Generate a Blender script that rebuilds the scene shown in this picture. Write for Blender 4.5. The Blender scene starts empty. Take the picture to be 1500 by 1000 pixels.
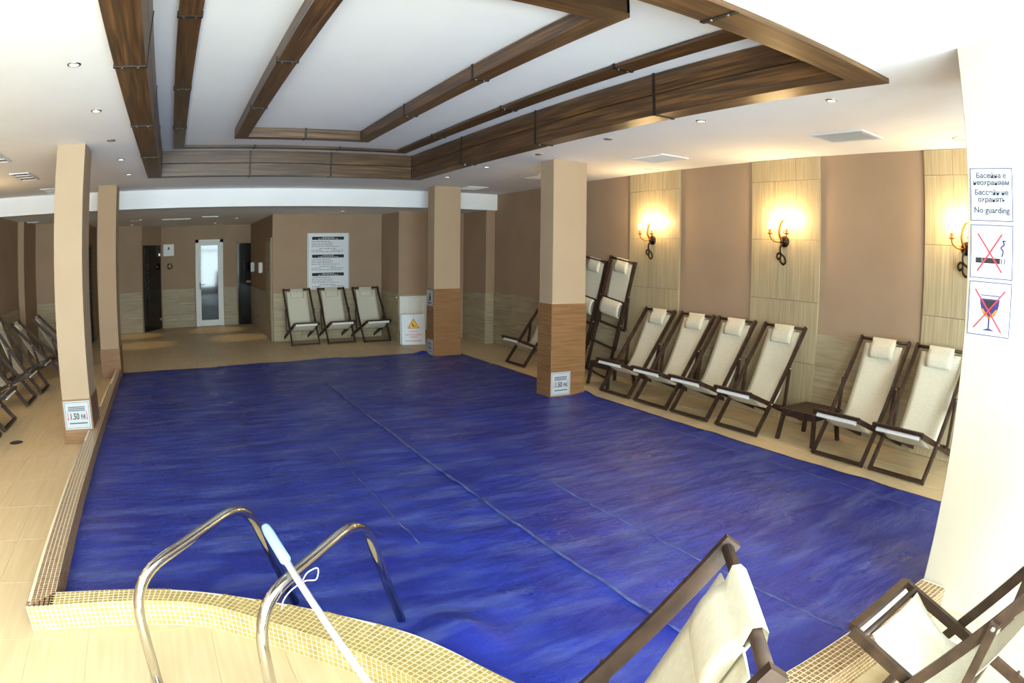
import bpy, bmesh, math, random
from mathutils import Vector, Matrix, noise
from mathutils.geometry import tessellate_polygon
random.seed(7)
scene = bpy.context.scene
col = scene.collection

# ------------------------------------------------------------------ camera
# a mild fisheye lens (the photograph's verticals and beams bow outwards)
CAM_H = 1.615
YAW, PITCH, ROLL = math.radians(29.237), math.radians(-7.464), math.radians(0.634)
fw = Vector((math.sin(YAW)*math.cos(PITCH), math.cos(YAW)*math.cos(PITCH), math.sin(PITCH)))
rt = Vector((math.cos(YAW), -math.sin(YAW), 0)); up = rt.cross(fw)
r2 = rt*math.cos(ROLL) + up*math.sin(ROLL); u2 = -rt*math.sin(ROLL) + up*math.cos(ROLL)
cam_d = bpy.data.cameras.new('camera'); cam = bpy.data.objects.new('camera', cam_d); col.objects.link(cam)
M = Matrix((r2, u2, -fw)).transposed().to_4x4(); M.translation = (0, 0, CAM_H); cam.matrix_world = M
cam_d.type = 'PANO'; cam_d.sensor_width = 36; cam_d.sensor_height = 24; cam_d.sensor_fit = 'HORIZONTAL'
F_MM = 971.615*36/1500
cc = cam_d
cc.panorama_type = 'FISHEYE_LENS_POLYNOMIAL'; cc.fisheye_fov = math.pi
cc.fisheye_polynomial_k0 = 0; cc.fisheye_polynomial_k1 = -1/F_MM; cc.fisheye_polynomial_k2 = 0
cc.fisheye_polynomial_k3 = -0.038/F_MM**3; cc.fisheye_polynomial_k4 = 0
cam_d.clip_start = 0.02; cam_d.clip_end = 200
scene.camera = cam

# ------------------------------------------------------------------ world, daylight, exposure
world = bpy.data.worlds.new('daylight'); scene.world = world; world.use_nodes = True
bg = world.node_tree.nodes['Background']; bg.inputs[0].default_value = (0.82, 0.98, 1.06, 1); bg.inputs[1].default_value = 40
WX = ((-2.45, -0.25), (0.05, 2.45), (2.75, 3.5)); WZ = (0.12, 2.55); WY = -2.3
for i, (a, b) in enumerate(WX):           # portals guide the sky light through the window openings
    ld = bpy.data.lights.new('window_portal', 'AREA'); ld.shape = 'RECTANGLE'; ld.size = b-a; ld.size_y = WZ[1]-WZ[0]
    ld.cycles.is_portal = True
    lo = bpy.data.objects.new('window_portal', ld); col.objects.link(lo)
    lo.location = ((a+b)/2, WY-0.02, sum(WZ)/2); lo.rotation_euler = (math.radians(90), 0, 0)
vs = scene.view_settings
scene.display_settings.display_device = 'sRGB'
vs.view_transform = 'Standard'; vs.look = 'None'; vs.gamma = 1; vs.exposure = 0; vs.use_curve_mapping = False
scene.cycles.use_denoising = True
scene.cycles.max_bounces = 8; scene.cycles.diffuse_bounces = 5
scene.cycles.use_adaptive_sampling = True; scene.cycles.adaptive_threshold = .03
scene.cycles.sample_clamp_indirect = 8

# ------------------------------------------------------------------ materials
def s2l(c):
    return tuple(((x/255)/12.92 if x/255 <= .04045 else ((x/255+.055)/1.055)**2.4) for x in c)
def mat(name, rgb, rough=.5, metal=0, spec=.5, emit=None, estr=0):
    m = bpy.data.materials.new(name); m.use_nodes = True
    b = m.node_tree.nodes['Principled BSDF']
    b.inputs['Base Color'].default_value = (*s2l(rgb), 1); b.inputs['Roughness'].default_value = rough
    b.inputs['Metallic'].default_value = metal; b.inputs['Specular IOR Level'].default_value = spec
    if emit: b.inputs['Emission Color'].default_value = (*s2l(emit), 1); b.inputs['Emission Strength'].default_value = estr
    m['b'] = 1
    return m
def grain(m, rgb_a, rgb_b, scale, detail=4, bump=0.0, per_object=False, rgb_c=None, dist=.002, contrast=(.3, .7), axis_rot=None):
    """noise-driven colour variation between two tones, stretched by scale (x, y, z)"""
    nt = m.node_tree; N = nt.nodes; L = nt.links; b = N['Principled BSDF']
    tc = N.new('ShaderNodeTexCoord'); mp = N.new('ShaderNodeMapping'); mp.inputs['Scale'].default_value = scale
    vec = tc.outputs['Object']
    if per_object:
        oi = N.new('ShaderNodeObjectInfo'); ad = N.new('ShaderNodeVectorMath'); ad.operation = 'ADD'
        mu = N.new('ShaderNodeVectorMath'); mu.operation = 'MULTIPLY'; mu.inputs[1].default_value = (37, 53, 71)
        cb = N.new('ShaderNodeCombineXYZ')
        for k in range(3): L.new(oi.outputs['Random'], cb.inputs[k])
        L.new(cb.outputs[0], mu.inputs[0]); L.new(vec, ad.inputs[0]); L.new(mu.outputs[0], ad.inputs[1]); vec = ad.outputs[0]
    L.new(vec, mp.inputs['Vector'])
    n = N.new('ShaderNodeTexNoise'); n.inputs['Scale'].default_value = 1; n.inputs['Detail'].default_value = detail
    L.new(mp.outputs[0], n.inputs['Vector'])
    cr = N.new('ShaderNodeValToRGB'); e = cr.color_ramp.elements
    e[0].position, e[1].position = contrast
    e[0].color = (*s2l(rgb_a), 1); e[1].color = (*s2l(rgb_b), 1)
    if rgb_c: q = cr.color_ramp.elements.new(sum(contrast)/2); q.color = (*s2l(rgb_c), 1)
    L.new(n.outputs['Fac'], cr.inputs[0]); L.new(cr.outputs[0], b.inputs['Base Color'])
    if bump:
        bp = N.new('ShaderNodeBump'); bp.inputs['Strength'].default_value = bump; bp.inputs['Distance'].default_value = dist
        L.new(n.outputs['Fac'], bp.inputs['Height']); L.new(bp.outputs[0], b.inputs['Normal'])
    return m
MT = {}
MT['plaster'] = grain(mat('tan_plaster', (158, 134, 110), .85, spec=.2), (155, 131, 107), (162, 138, 114), (2, 2, 2))
MT['column'] = grain(mat('column_plaster', (168, 146, 120), .85, spec=.2), (166, 144, 118), (171, 149, 123), (2, 2, 2))
MT['column_lit'] = grain(mat('lit_column_plaster', (178, 167, 148), .85, spec=.2), (176, 165, 146), (181, 170, 152), (2, 2, 2))  # paler copy of the column plaster, strong daylight put into its colour
MT['white'] = grain(mat('white_plaster', (236, 237, 238), .9, spec=.2), (234, 235, 236), (239, 240, 241), (1.2, 1.2, 1.2))
MT['floor'] = grain(mat('floor_tile', (206, 185, 142), .42, spec=.35), (200, 177, 137), (212, 190, 152), (34, 2.2, 34), 5, per_object=True)
MT['grout'] = grain(mat('floor_grout', (212, 194, 158), .9, spec=.1), (208, 190, 154), (217, 199, 163), (9, 9, 9))
MT['wtile'] = grain(mat('limestone_tile', (160, 146, 118), .5, spec=.3), (146, 131, 102), (172, 159, 131), (2, 2, 30), 5, per_object=True)
MT['ptile'] = grain(mat('vertical_grain_tile', (170, 154, 122), .45, spec=.3), (154, 137, 104), (182, 167, 136), (80, 80, 1.6), 5, per_object=True)
MT['clad'] = grain(mat('brown_cladding_tile', (128, 92, 58), .4, spec=.35), (116, 82, 50), (140, 103, 68), (3, 3, 60), 5, per_object=True)
MT['beamY'] = grain(mat('stained_pine_lengthwise', (92, 60, 32), .38, spec=.5), (46, 31, 16), (112, 77, 41), (55, 1.8, 55), 6, .12, True, (76, 52, 27))
MT['beamX'] = grain(mat('stained_pine_crosswise', (92, 60, 32), .38, spec=.5), (46, 31, 16), (112, 77, 41), (1.8, 55, 55), 6, .12, True, (76, 52, 27))
MT['strap'] = grain(mat('dark_iron_strap', (45, 40, 36), .45, .6), (36, 32, 29), (58, 52, 46), (30, 30, 30))
MT['dwood'] = grain(mat('dark_stained_wood', (52, 36, 27), .45, spec=.35), (40, 27, 20), (66, 47, 35), (18, 18, 18), 4, per_object=True)
MT['canvas'] = grain(mat('cream_canvas', (206, 200, 180), .85, spec=.15), (202, 195, 175), (210, 205, 186), (60, 60, 60), 2, .1)
MT['hem'] = mat('white_canvas_hem', (240, 238, 232), .8, spec=.15)
MT['steel'] = grain(mat('polished_steel', (205, 203, 198), .12, 1), (198, 195, 190), (212, 210, 206), (3, 3, 3))
MT['bolt'] = mat('zinc_bolt', (190, 190, 188), .3, 1)
MT['mosY'] = grain(mat('yellow_mosaic', (164, 142, 80), .3, spec=.5), (154, 130, 70), (176, 154, 92), (14, 14, 14), 2, per_object=True)
MT['mosB'] = grain(mat('brown_mosaic', (126, 94, 58), .3, spec=.5), (104, 76, 46), (148, 114, 72), (40, 40, 40), 2)
MT['mgrout'] = mat('cream_mosaic_grout', (226, 216, 190), .85, spec=.15)
MT['basin'] = grain(mat('pool_basin_mosaic', (120, 170, 200), .3), (100, 150, 190), (140, 190, 215), (40, 40, 40))
MT['plastic'] = mat('white_plastic', (214, 217, 220), .4)
MT['plate'] = mat('sign_plate', (172, 177, 180), .45)
MT['paleblue'] = mat('pale_blue_grip', (132, 158, 184), .4)
MT['cord'] = mat('white_cord', (228, 224, 214), .8)
MT['black'] = mat('black_print', (28, 27, 27), .7)
MT['dglass'] = grain(mat('dark_glass', (14, 13, 12), .08), (10, 9, 9), (20, 18, 16), (3, 3, 3))
MT['etch'] = mat('etched_glass', (84, 88, 88), .6)
MT['grey'] = mat('grey_print', (84, 86, 92), .7)
MT['slate'] = mat('slate_print', (58, 62, 84), .7)
MT['red'] = mat('red_print', (214, 44, 62), .6)
MT['navy'] = mat('navy_print', (40, 36, 96), .6)
MT['yellow'] = mat('yellow_print', (238, 190, 24), .5)
MT['orange'] = mat('orange_print', (196, 110, 20), .5)
MT['iron'] = grain(mat('wrought_iron', (40, 32, 24), .4, .7), (30, 24, 18), (60, 48, 34), (40, 40, 40))
MT['gilt'] = mat('rusty_gilt_iron', (130, 78, 28), .4, .6)
MT['bulb'] = mat('lit_bulb', (255, 230, 170), .4, emit=(255, 206, 120), estr=60)
MT['lens'] = mat('downlight_lens', (250, 248, 240), .3, emit=(255, 244, 220), estr=1.4)
MT['lensdim'] = mat('unlit_downlight_lens', (150, 140, 125), .2)
MT['chrome'] = mat('chrome_trim', (214, 212, 206), .15, 1)
MT['dark'] = mat('dark_cavity', (52, 50, 48), .8)
MT['frame'] = mat('white_door_frame', (218, 216, 208), .45)
MT['rad'] = mat('radiator_enamel', (232, 230, 222), .35)
MT['wframe'] = mat('oak_trim', (130, 96, 40), .5)
MT['louvre'] = mat('dark_louvre', (40, 34, 26), .5)

def glass_mat(name, tint, refl):
    m = bpy.data.materials.new(name); m.use_nodes = True; nt = m.node_tree; N = nt.nodes; L = nt.links
    for n in list(N): N.remove(n)
    o = N.new('ShaderNodeOutputMaterial'); t = N.new('ShaderNodeBsdfTransparent'); t.inputs[0].default_value = (*tint, 1)
    g = N.new('ShaderNodeBsdfGlossy'); g.inputs['Roughness'].default_value = 0.02
    mx = N.new('ShaderNodeMixShader'); mx.inputs[0].default_value = refl
    L.new(t.outputs[0], mx.inputs[1]); L.new(g.outputs[0], mx.inputs[2]); L.new(mx.outputs[0], o.inputs[0])
    return m
MT['pane'] = glass_mat('window_glass', (.96, .98, .98), .04)
MT['mirrorpane'] = mat('door_glass', (36, 42, 46), .05, 0, .35)
MT['seam'] = grain(mat('dusty_cover_seam', (52, 64, 128), .5), (28, 40, 112), (96, 106, 150), (30, 9, 30), 4)
MT['rearpaint'] = mat('door_paint', (150, 132, 102), .6)

def cover_material():
    m = bpy.data.materials.new('blue_bubble_cover'); m.use_nodes = True; nt = m.node_tree; N = nt.nodes; L = nt.links
    b = N['Principled BSDF']; b.inputs['Roughness'].default_value = .34; b.inputs['Specular IOR Level'].default_value = .33
    tc = N.new('ShaderNodeTexCoord')
    n1 = N.new('ShaderNodeTexNoise'); n1.inputs['Scale'].default_value = 1.6; n1.inputs['Detail'].default_value = 5
    mp = N.new('ShaderNodeMapping'); mp.inputs['Scale'].default_value = (1.6, .7, 1)
    L.new(tc.outputs['Object'], mp.inputs[0]); L.new(mp.outputs[0], n1.inputs['Vector'])
    cr = N.new('ShaderNodeValToRGB'); e = cr.color_ramp.elements
    e[0].position = .3; e[1].position = .75
    e[0].color = (*s2l((22, 33, 122)), 1); e[1].color = (*s2l((36, 54, 146)), 1)
    L.new(n1.outputs['Fac'], cr.inputs[0])
    # sheen painted into the colour: pale streaks lying across the sheet
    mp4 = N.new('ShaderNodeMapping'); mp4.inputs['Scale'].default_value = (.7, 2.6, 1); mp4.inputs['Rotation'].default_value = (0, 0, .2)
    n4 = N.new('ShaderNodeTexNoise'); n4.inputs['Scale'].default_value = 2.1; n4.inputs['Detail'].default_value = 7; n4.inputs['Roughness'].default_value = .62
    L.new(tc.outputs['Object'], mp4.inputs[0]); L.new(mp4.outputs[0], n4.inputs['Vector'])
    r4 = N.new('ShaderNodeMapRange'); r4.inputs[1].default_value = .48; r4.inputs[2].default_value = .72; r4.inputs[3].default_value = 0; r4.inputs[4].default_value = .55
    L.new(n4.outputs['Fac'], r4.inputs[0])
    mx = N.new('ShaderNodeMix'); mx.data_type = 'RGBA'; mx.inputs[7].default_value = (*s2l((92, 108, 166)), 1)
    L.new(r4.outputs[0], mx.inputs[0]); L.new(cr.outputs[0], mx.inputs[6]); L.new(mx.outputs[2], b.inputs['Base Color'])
    # welded bubbles, about 12 mm apart
    v = N.new('ShaderNodeTexVoronoi'); v.voronoi_dimensions = '2D'; v.inputs['Scale'].default_value = 78; v.inputs['Randomness'].default_value = .12
    L.new(tc.outputs['Object'], v.inputs['Vector'])
    n2 = N.new('ShaderNodeTexNoise'); n2.inputs['Scale'].default_value = 7; n2.inputs['Detail'].default_value = 6
    mp2 = N.new('ShaderNodeMapping'); mp2.inputs['Scale'].default_value = (.45, 1.2, 1); mp2.inputs['Rotation'].default_value = (0, 0, .25)
    L.new(tc.outputs['Object'], mp2.inputs[0]); L.new(mp2.outputs[0], n2.inputs['Vector'])
    b1 = N.new('ShaderNodeBump'); b1.inputs['Strength'].default_value = .45; b1.inputs['Distance'].default_value = .004; b1.invert = True
    L.new(v.outputs['Distance'], b1.inputs['Height'])
    b2 = N.new('ShaderNodeBump'); b2.inputs['Strength'].default_value = .65; b2.inputs['Distance'].default_value = .03
    L.new(n2.outputs['Fac'], b2.inputs['Height']); L.new(b1.outputs[0], b2.inputs['Normal'])
    L.new(b2.outputs[0], b.inputs['Normal'])
    n3 = N.new('ShaderNodeTexNoise'); n3.inputs['Scale'].default_value = 2.2; n3.inputs['Detail'].default_value = 4
    L.new(tc.outputs['Object'], n3.inputs['Vector'])
    mr = N.new('ShaderNodeMapRange'); mr.inputs[1].default_value = .35; mr.inputs[2].default_value = .65; mr.inputs[3].default_value = .26; mr.inputs[4].default_value = .46
    L.new(n3.outputs['Fac'], mr.inputs[0]); L.new(mr.outputs[0], b.inputs['Roughness'])
    return m
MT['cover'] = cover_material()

# ------------------------------------------------------------------ mesh helpers
class MB:
    def __init__(s): s.v = []; s.f = []
    def add(s, vs, fs):
        o = len(s.v); s.v += [tuple(q) for q in vs]; s.f += [tuple(i+o for i in f) for f in fs]; return s
    def box(s, x0, x1, y0, y1, z0, z1, bevel=0):
        if bevel:
            bm = bmesh.new(); bmesh.ops.create_cube(bm, size=1)
            for q in bm.verts: q.co = Vector(((x0+x1)/2+q.co.x*(x1-x0), (y0+y1)/2+q.co.y*(y1-y0), (z0+z1)/2+q.co.z*(z1-z0)))
            bmesh.ops.bevel(bm, geom=list(bm.edges), offset=bevel, segments=1, affect='EDGES')
            bm.verts.index_update()
            s.add([q.co for q in bm.verts], [[q.index for q in f.verts] for f in bm.faces]); bm.free(); return s
        return s.add([(x0,y0,z0),(x1,y0,z0),(x1,y1,z0),(x0,y1,z0),(x0,y0,z1),(x1,y0,z1),(x1,y1,z1),(x0,y1,z1)],
                     [(0,3,2,1),(4,5,6,7),(0,1,5,4),(1,2,6,5),(2,3,7,6),(3,0,4,7)])
    def prism(s, poly, z0, z1):
        n = len(poly); a = sum(poly[i][0]*poly[(i+1)%n][1]-poly[(i+1)%n][0]*poly[i][1] for i in range(n))
        if a < 0: poly = poly[::-1]
        return s.add([(p[0],p[1],z0) for p in poly]+[(p[0],p[1],z1) for p in poly],
                     [tuple(range(n))[::-1], tuple(range(n,2*n))]+[(i,(i+1)%n,n+(i+1)%n,n+i) for i in range(n)])
    def bar(s, p, q, w, h, side=(1,0,0)):
        """rectangular bar from p to q: w along side, h across"""
        p, q = Vector(p), Vector(q); d = (q-p).normalized(); a = Vector(side); a = (a-d*a.dot(d)).normalized(); b = d.cross(a)
        vs = []
        for c in (p, q):
            for i, j in ((-1,-1),(1,-1),(1,1),(-1,1)): vs.append(c+a*(i*w/2)+b*(j*h/2))
        return s.add(vs, [(3,2,1,0),(4,5,6,7),(0,1,5,4),(1,2,6,5),(2,3,7,6),(3,0,4,7)])
    def tube(s, pts, r, n=10, caps=True):
        pts = [Vector(p) for p in pts]; rs = r if isinstance(r, (list, tuple)) else [r]*len(pts)
        vs = []; fs = []; prev = None
        for i, p in enumerate(pts):
            d = (pts[min(i+1, len(pts)-1)]-pts[max(i-1, 0)]).normalized()
            if prev is None:
                a = d.orthogonal().normalized()
            else:
                a = prev-d*prev.dot(d); a = a.normalized() if a.length > 1e-6 else d.orthogonal().normalized()
            prev = a; b = d.cross(a)
            for k in range(n):
                t = 2*math.pi*k/n; vs.append(p+(a*math.cos(t)+b*math.sin(t))*rs[i])
        for i in range(len(pts)-1):
            for k in range(n): fs.append((i*n+k, i*n+(k+1)%n, (i+1)*n+(k+1)%n, (i+1)*n+k))
        if caps: fs.append(tuple(range(n))[::-1]); fs.append(tuple((len(pts)-1)*n+k for k in range(n)))
        return s.add(vs, fs)
    def lathe(s, prof, centre=(0,0,0), axis='z', n=20):
        c = Vector(centre); vs = []; fs = []
        for r, h in prof:
            for k in range(n):
                t = 2*math.pi*k/n; x, y = r*math.cos(t), r*math.sin(t)
                v = {'z': (x, y, h), 'x': (h, x, y), 'y': (y, h, x)}[axis]; vs.append(c+Vector(v))
        for i in range(len(prof)-1):
            for k in range(n): fs.append((i*n+k, i*n+(k+1)%n, (i+1)*n+(k+1)%n, (i+1)*n+k))
        fs.append(tuple(range(n))[::-1]); fs.append(tuple((len(prof)-1)*n+k for k in range(n)))
        return s.add(vs, fs)
    def mesh(s, name, m, smooth=False):
        me = bpy.data.meshes.new(name); me.from_pydata(s.v, [], s.f); me.validate()
        if m: me.materials.append(MT[m] if isinstance(m, str) else m)
        if smooth:
            for p in me.polygons: p.use_smooth = True
        me.update(); return me
    def build(s, name, m, parent=None, smooth=False, loc=None):
        return link(name, s.mesh(name, m, smooth), parent, loc)
def link(name, me, parent=None, loc=None, rot=None):
    o = bpy.data.objects.new(name, me); col.objects.link(o)
    if parent: o.parent = parent
    if loc is not None: o.location = loc
    if rot is not None: o.rotation_euler = rot
    return o
def empty(name, loc=(0,0,0), rz=0, rx=0):
    o = bpy.data.objects.new(name, None); o.empty_display_size = .1; col.objects.link(o); o.location = loc; o.rotation_euler = (rx, 0, rz); return o
def tag(o, label, cat, group=None):
    o['label'] = label; o['category'] = cat
    if group: o['group'] = group
    return o
def struct(o, label=None):
    o['kind'] = 'structure'
    if label: o['label'] = label
    return o
def copy_tree(o, parent=None):
    c = o.copy(); col.objects.link(c)
    if parent: c.parent = parent
    for ch in o.children: copy_tree(ch, c)
    return c
def catmull(pts, per=8):
    out = []; P = [Vector(p) for p in pts]
    for i in range(len(P)-1):
        a, b, c, d = P[max(i-1,0)], P[i], P[i+1], P[min(i+2,len(P)-1)]
        for k in range(per):
            t = k/per; out.append(.5*((2*b)+(c-a)*t+(2*a-5*b+4*c-d)*t*t+(3*b-a-3*c+d)*t**3))
    out.append(P[-1]); return out
def fillet(pts, rad, n=7):
    P = [Vector(p) for p in pts]; out = [P[0]]
    for i in range(1, len(P)-1):
        a = (P[i-1]-P[i]); b = (P[i+1]-P[i]); r = min(rad, a.length*.49, b.length*.49)
        p, q = P[i]+a.normalized()*r, P[i]+b.normalized()*r
        for k in range(n+1):
            t = k/n; out.append(p*(1-t)**2+P[i]*2*t*(1-t)+q*t*t)
    out.append(P[-1]); return out
def text_mesh(name, s, size, m, parent, matrix, align='CENTER', squeeze=1.0, bold=.012):
    cu = bpy.data.curves.new(name, 'FONT'); cu.body = s; cu.size = size; cu.align_x = align; cu.align_y = 'CENTER'; cu.extrude = .0004; cu.offset = size*bold
    cu.resolution_u = 3
    t = bpy.data.objects.new(name, cu); col.objects.link(t)
    dg = bpy.context.evaluated_depsgraph_get(); me = bpy.data.meshes.new_from_object(t.evaluated_get(dg))
    bpy.data.objects.remove(t); bpy.data.curves.remove(cu)
    me.name = name; me.transform(Matrix.Diagonal((squeeze, 1, 1, 1))); me.transform(matrix); me.materials.clear(); me.materials.append(MT[m])
    return link(name, me, parent)

# ------------------------------------------------------------------ dimensions
H = 2.7; ZS = 2.416                       # main ceiling, lower ceiling of the rear zone
XR, XLW = 5.556, -3.05; YF, YS = -2.3, 10.516
XC0, XC1 = 3.977, 4.429                   # right column row
XPR, YPB = 4.472, 9.911                   # right and back pool edges
ZT = 2.997

# pool front edge: outer and inner line of the kerb
OUT = [(-.93,2.795),(-.565,2.80),(-.28,2.775),(-.03,2.69),(.196,2.503),(.409,2.28),(.571,2.062),(.69,1.83),(.80,1.56),(.95,1.30),(1.18,1.11),(1.5,1.02),(1.888,1.005),(2.45,1.0),(3.0,1.0)]
INN = [(-.79,2.935),(-.5,2.925),(-.25,2.89),(-.015,2.81),(.271,2.646),(.496,2.473),(.727,2.242),(.853,2.029),(.981,1.70),(1.10,1.45),(1.30,1.27),(1.56,1.18),(1.835,1.158),(2.45,1.155),(3.0,1.152)]
OUTC = [tuple(p.xy) for p in catmull([(a,b,0) for a,b in OUT], 10)]
INNC = [tuple(p.xy) for p in catmull([(a,b,0) for a,b in INN], 10)]
def left_inner(y): return -.79-.13*(y-2.935)/(YPB-2.935)   # the left kerb's inner line drifts outwards a little

# ------------------------------------------------------------------ setting: floor
pool_hole = INNC + [(3.0,1.152),(XPR,1.152),(XPR,YPB),(left_inner(YPB),YPB)]
def clean(poly):
    o = []
    for p in poly:
        if not o or (abs(p[0]-o[-1][0])+abs(p[1]-o[-1][1])) > 1e-4: o.append(p)
    return o
pool_hole = clean(pool_hole)
outer = [(XLW-.3,YF-.2),(XR+.2,YF-.2),(XR+.2,16.6),(XLW-.3,16.6)]
def flat_with_hole(outer, hole, z, flip=False):
    polys = [[Vector((x,y,0)) for x,y in outer]]
    if hole: polys.append([Vector((x,y,0)) for x,y in hole])
    tri = tessellate_polygon(polys); pts = list(outer)+list(hole or [])
    fs = []
    for a,b,c in tri:
        A,B,Cc = pts[a],pts[b],pts[c]
        s = (B[0]-A[0])*(Cc[1]-A[1])-(Cc[0]-A[0])*(B[1]-A[1])
        if (s > 0) == flip: a,b,c = c,b,a
        fs.append((a,b,c))
    return [(x,y,z) for x,y in pts], fs
mb = MB(); v, f = flat_with_hole(outer, pool_hole, -.003); mb.add(v, f)
floor = struct(mb.build('floor', 'grout'), 'beige rectangular stone tile floor around the pool')
def inside(p, poly):
    x, y = p; r = False; n = len(poly)
    for i in range(n):
        x1,y1 = poly[i]; x2,y2 = poly[(i+1)%n]
        if (y1 > y) != (y2 > y) and x < (x2-x1)*(y-y1)/(y2-y1)+x1: r = not r
    return r
kerb_hole = OUTC[::1]+[(3.0,1.0),(XPR,1.0),(XPR,YPB),(-.9,YPB),(-.93,2.795)]
TW, TL, G = .30, .60, .0025
tile_me = MB().box(-TW/2+G/2, TW/2-G/2, -TL/2+G/2, TL/2-G/2, -.008, 0, .0012).mesh('floor_tile', 'floor')
def in_view(x, y, z, margin=0.0):
    d = Vector((x,y,z-CAM_H)); cz = d.dot(fw); cx = d.dot(r2); cy = d.dot(u2); rr = math.hypot(cx, cy); th = math.atan2(rr, cz)
    if th > 1.3 or rr < 1e-6: return False
    s = th/1.02; return abs(971*s*cx/rr) < 760+margin and abs(971*s*cy/rr) < 510+margin
tiles = []
nx0, nx1 = -12, 20; ny0, ny1 = -8, 25
x_off = XPR - 15*TW; y_off = YPB - 13*TL
stuff_floor = MB()
for i in range(-8, 20):
    for j in range(-8, 25):
        cx_, cy_ = x_off+(i+.5)*TW, y_off+(j+.5)*TL
        if cx_ < XLW or cx_ > XR+.05 or cy_ < YF or cy_ > 16.3: continue
        if cx_ > 1.86 and cy_ > 12.6: continue
        if cx_ < XPR and cy_ < YPB and all(inside((cx_+a*TW*.5, cy_+b*TL*.5), kerb_hole) for a in (-.99,0,.99) for b in (-.99,0,.99)): continue
        iv = in_view(cx_, cy_, 0, 40)
        d2 = cx_*cx_+cy_*cy_
        tiles.append((0 if iv else 1, d2, cx_, cy_))
tiles.sort()
for k, (iv, d2, x, y) in enumerate(tiles):
    if iv == 0 and k < 300: link('floor_tile', tile_me, floor, (x, y, 0))
    else: stuff_floor.box(x-TW/2+G/2, x+TW/2-G/2, y-TL/2+G/2, y+TL/2-G/2, -.008, 0)
sf = stuff_floor.build('further_floor_tiles', 'floor', floor); sf['kind'] = 'stuff'
# basin under the cover
mb = MB(); n = len(pool_hole)
mb.add([(x,y,-.003) for x,y in pool_hole]+[(x,y,-1.5) for x,y in pool_hole], [(i,(i+1)%n,n+(i+1)%n,n+i) for i in range(n)])
v, f = flat_with_hole(pool_hole, None, -1.5); mb.add(v, f)
o = struct(mb.build('floor_pool_basin', 'basin'), 'sunken pool basin below the blue cover')
# pale stone lip along the back edge
o = struct(MB().box(left_inner(YPB), XC0, YPB-.03, YPB+.02, -.006, .006, .002).build('trim_1', 'mgrout'), 'thin cream edging strip at the back end of the pool')

# ------------------------------------------------------------------ setting: ceilings
bLo,bLi,bRi,bRo,bBi,bBo,bFo,bFi = -.413,-.227,3.188,3.374,8.584,8.745,1.752,1.955
hole = [(bLo+.02,bFo+.02),(bRo-.02,bFo+.02),(bRo-.02,bBo-.02),(bLo+.02,bBo-.02)]
mb = MB(); v, f = flat_with_hole([(XLW-.2,YF-.2),(XR+.2,YF-.2),(XR+.2,YS+.1),(XLW-.2,YS+.1)], hole, H, True); mb.add(v, f)
v, f = flat_with_hole([(bLo-.2,bFo-.2),(bRo+.2,bFo-.2),(bRo+.2,bBo+.2),(bLo-.2,bBo+.2)], None, ZT, True); mb.add(v, f)
for (x0,y0),(x1,y1) in zip(hole, hole[1:]+hole[:1]): mb.add([(x0,y0,H),(x1,y1,H),(x1,y1,ZT),(x0,y0,ZT)], [(0,1,2,3)])
ceiling = struct(mb.build('ceiling', 'white'), 'white plaster ceiling with a rectangular recess over the pool')
mb = MB().box(XLW-.2, XR+.2, YS, YS+.18, ZS, H+.05).box(XLW-.2, XR+.2, YS+.1, 16.6, ZS, ZS+.1)
struct(mb.build('ceiling_rear', 'white'), 'lowered white ceiling with a flat soffit band at the rear')

# ------------------------------------------------------------------ setting: walls
def wallbox(name, boxes, label, m='plaster', base=0):
    mb = MB()
    for b in boxes: mb.box(*b)
    return struct(mb.build(name, m), label)
wr = wallbox('wall_right', [(XR,XR+.2,YF-.2,12,-.05,H+.1)], 'tan plaster wall behind the right row of deck chairs')
wl = wallbox('wall_left', [(XLW-.2,XLW,YF-.2,13.2,-.05,H+.1),(XLW,-2.93,11.95,13.2,0,ZS)], 'tan plaster wall behind the left row of deck chairs')
# rear walls
wp = wallbox('wall_rear_notice', [(1.86,4.06,12.58,12.78,0,ZS)], 'tan rear wall behind the notice board')
wq = wallbox('wall_rear_radiator', [(4.06,5.6,11.55,12.8,0,ZS)], 'projecting tan rear wall carrying the radiator')
wt = wallbox('wall_rear_pilaster', [(5.38,XR,10.6,11.55,0,ZS)], 'narrow tan wall pier in the right rear corner')
ws = wallbox('wall_side_rear', [(1.86,2.06,12.78,16.5,0,ZS)], 'dark side wall of the rear passage')
wd = wallbox('wall_rear_doors', [(-.41,1.9,16.3,16.5,0,ZS),(-2.1,-.85,15.5,15.7,0,ZS)], 'shaded rear wall with the three doors')
mb = MB().prism([(-.85,15.5),(-.40,16.3),(-.45,16.45),(-1.0,15.7)], 0, ZS); struct(mb.build('wall_rear_angled', 'plaster'), 'angled rear wall piece holding the dark glass door')
wb = wallbox('wall_rear_left', [(-2.95,-1.95,13.0,13.2,0,ZS),(-2.1,-1.95,13.2,15.6,0,ZS)], 'tan rear wall block at the far left')
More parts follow.
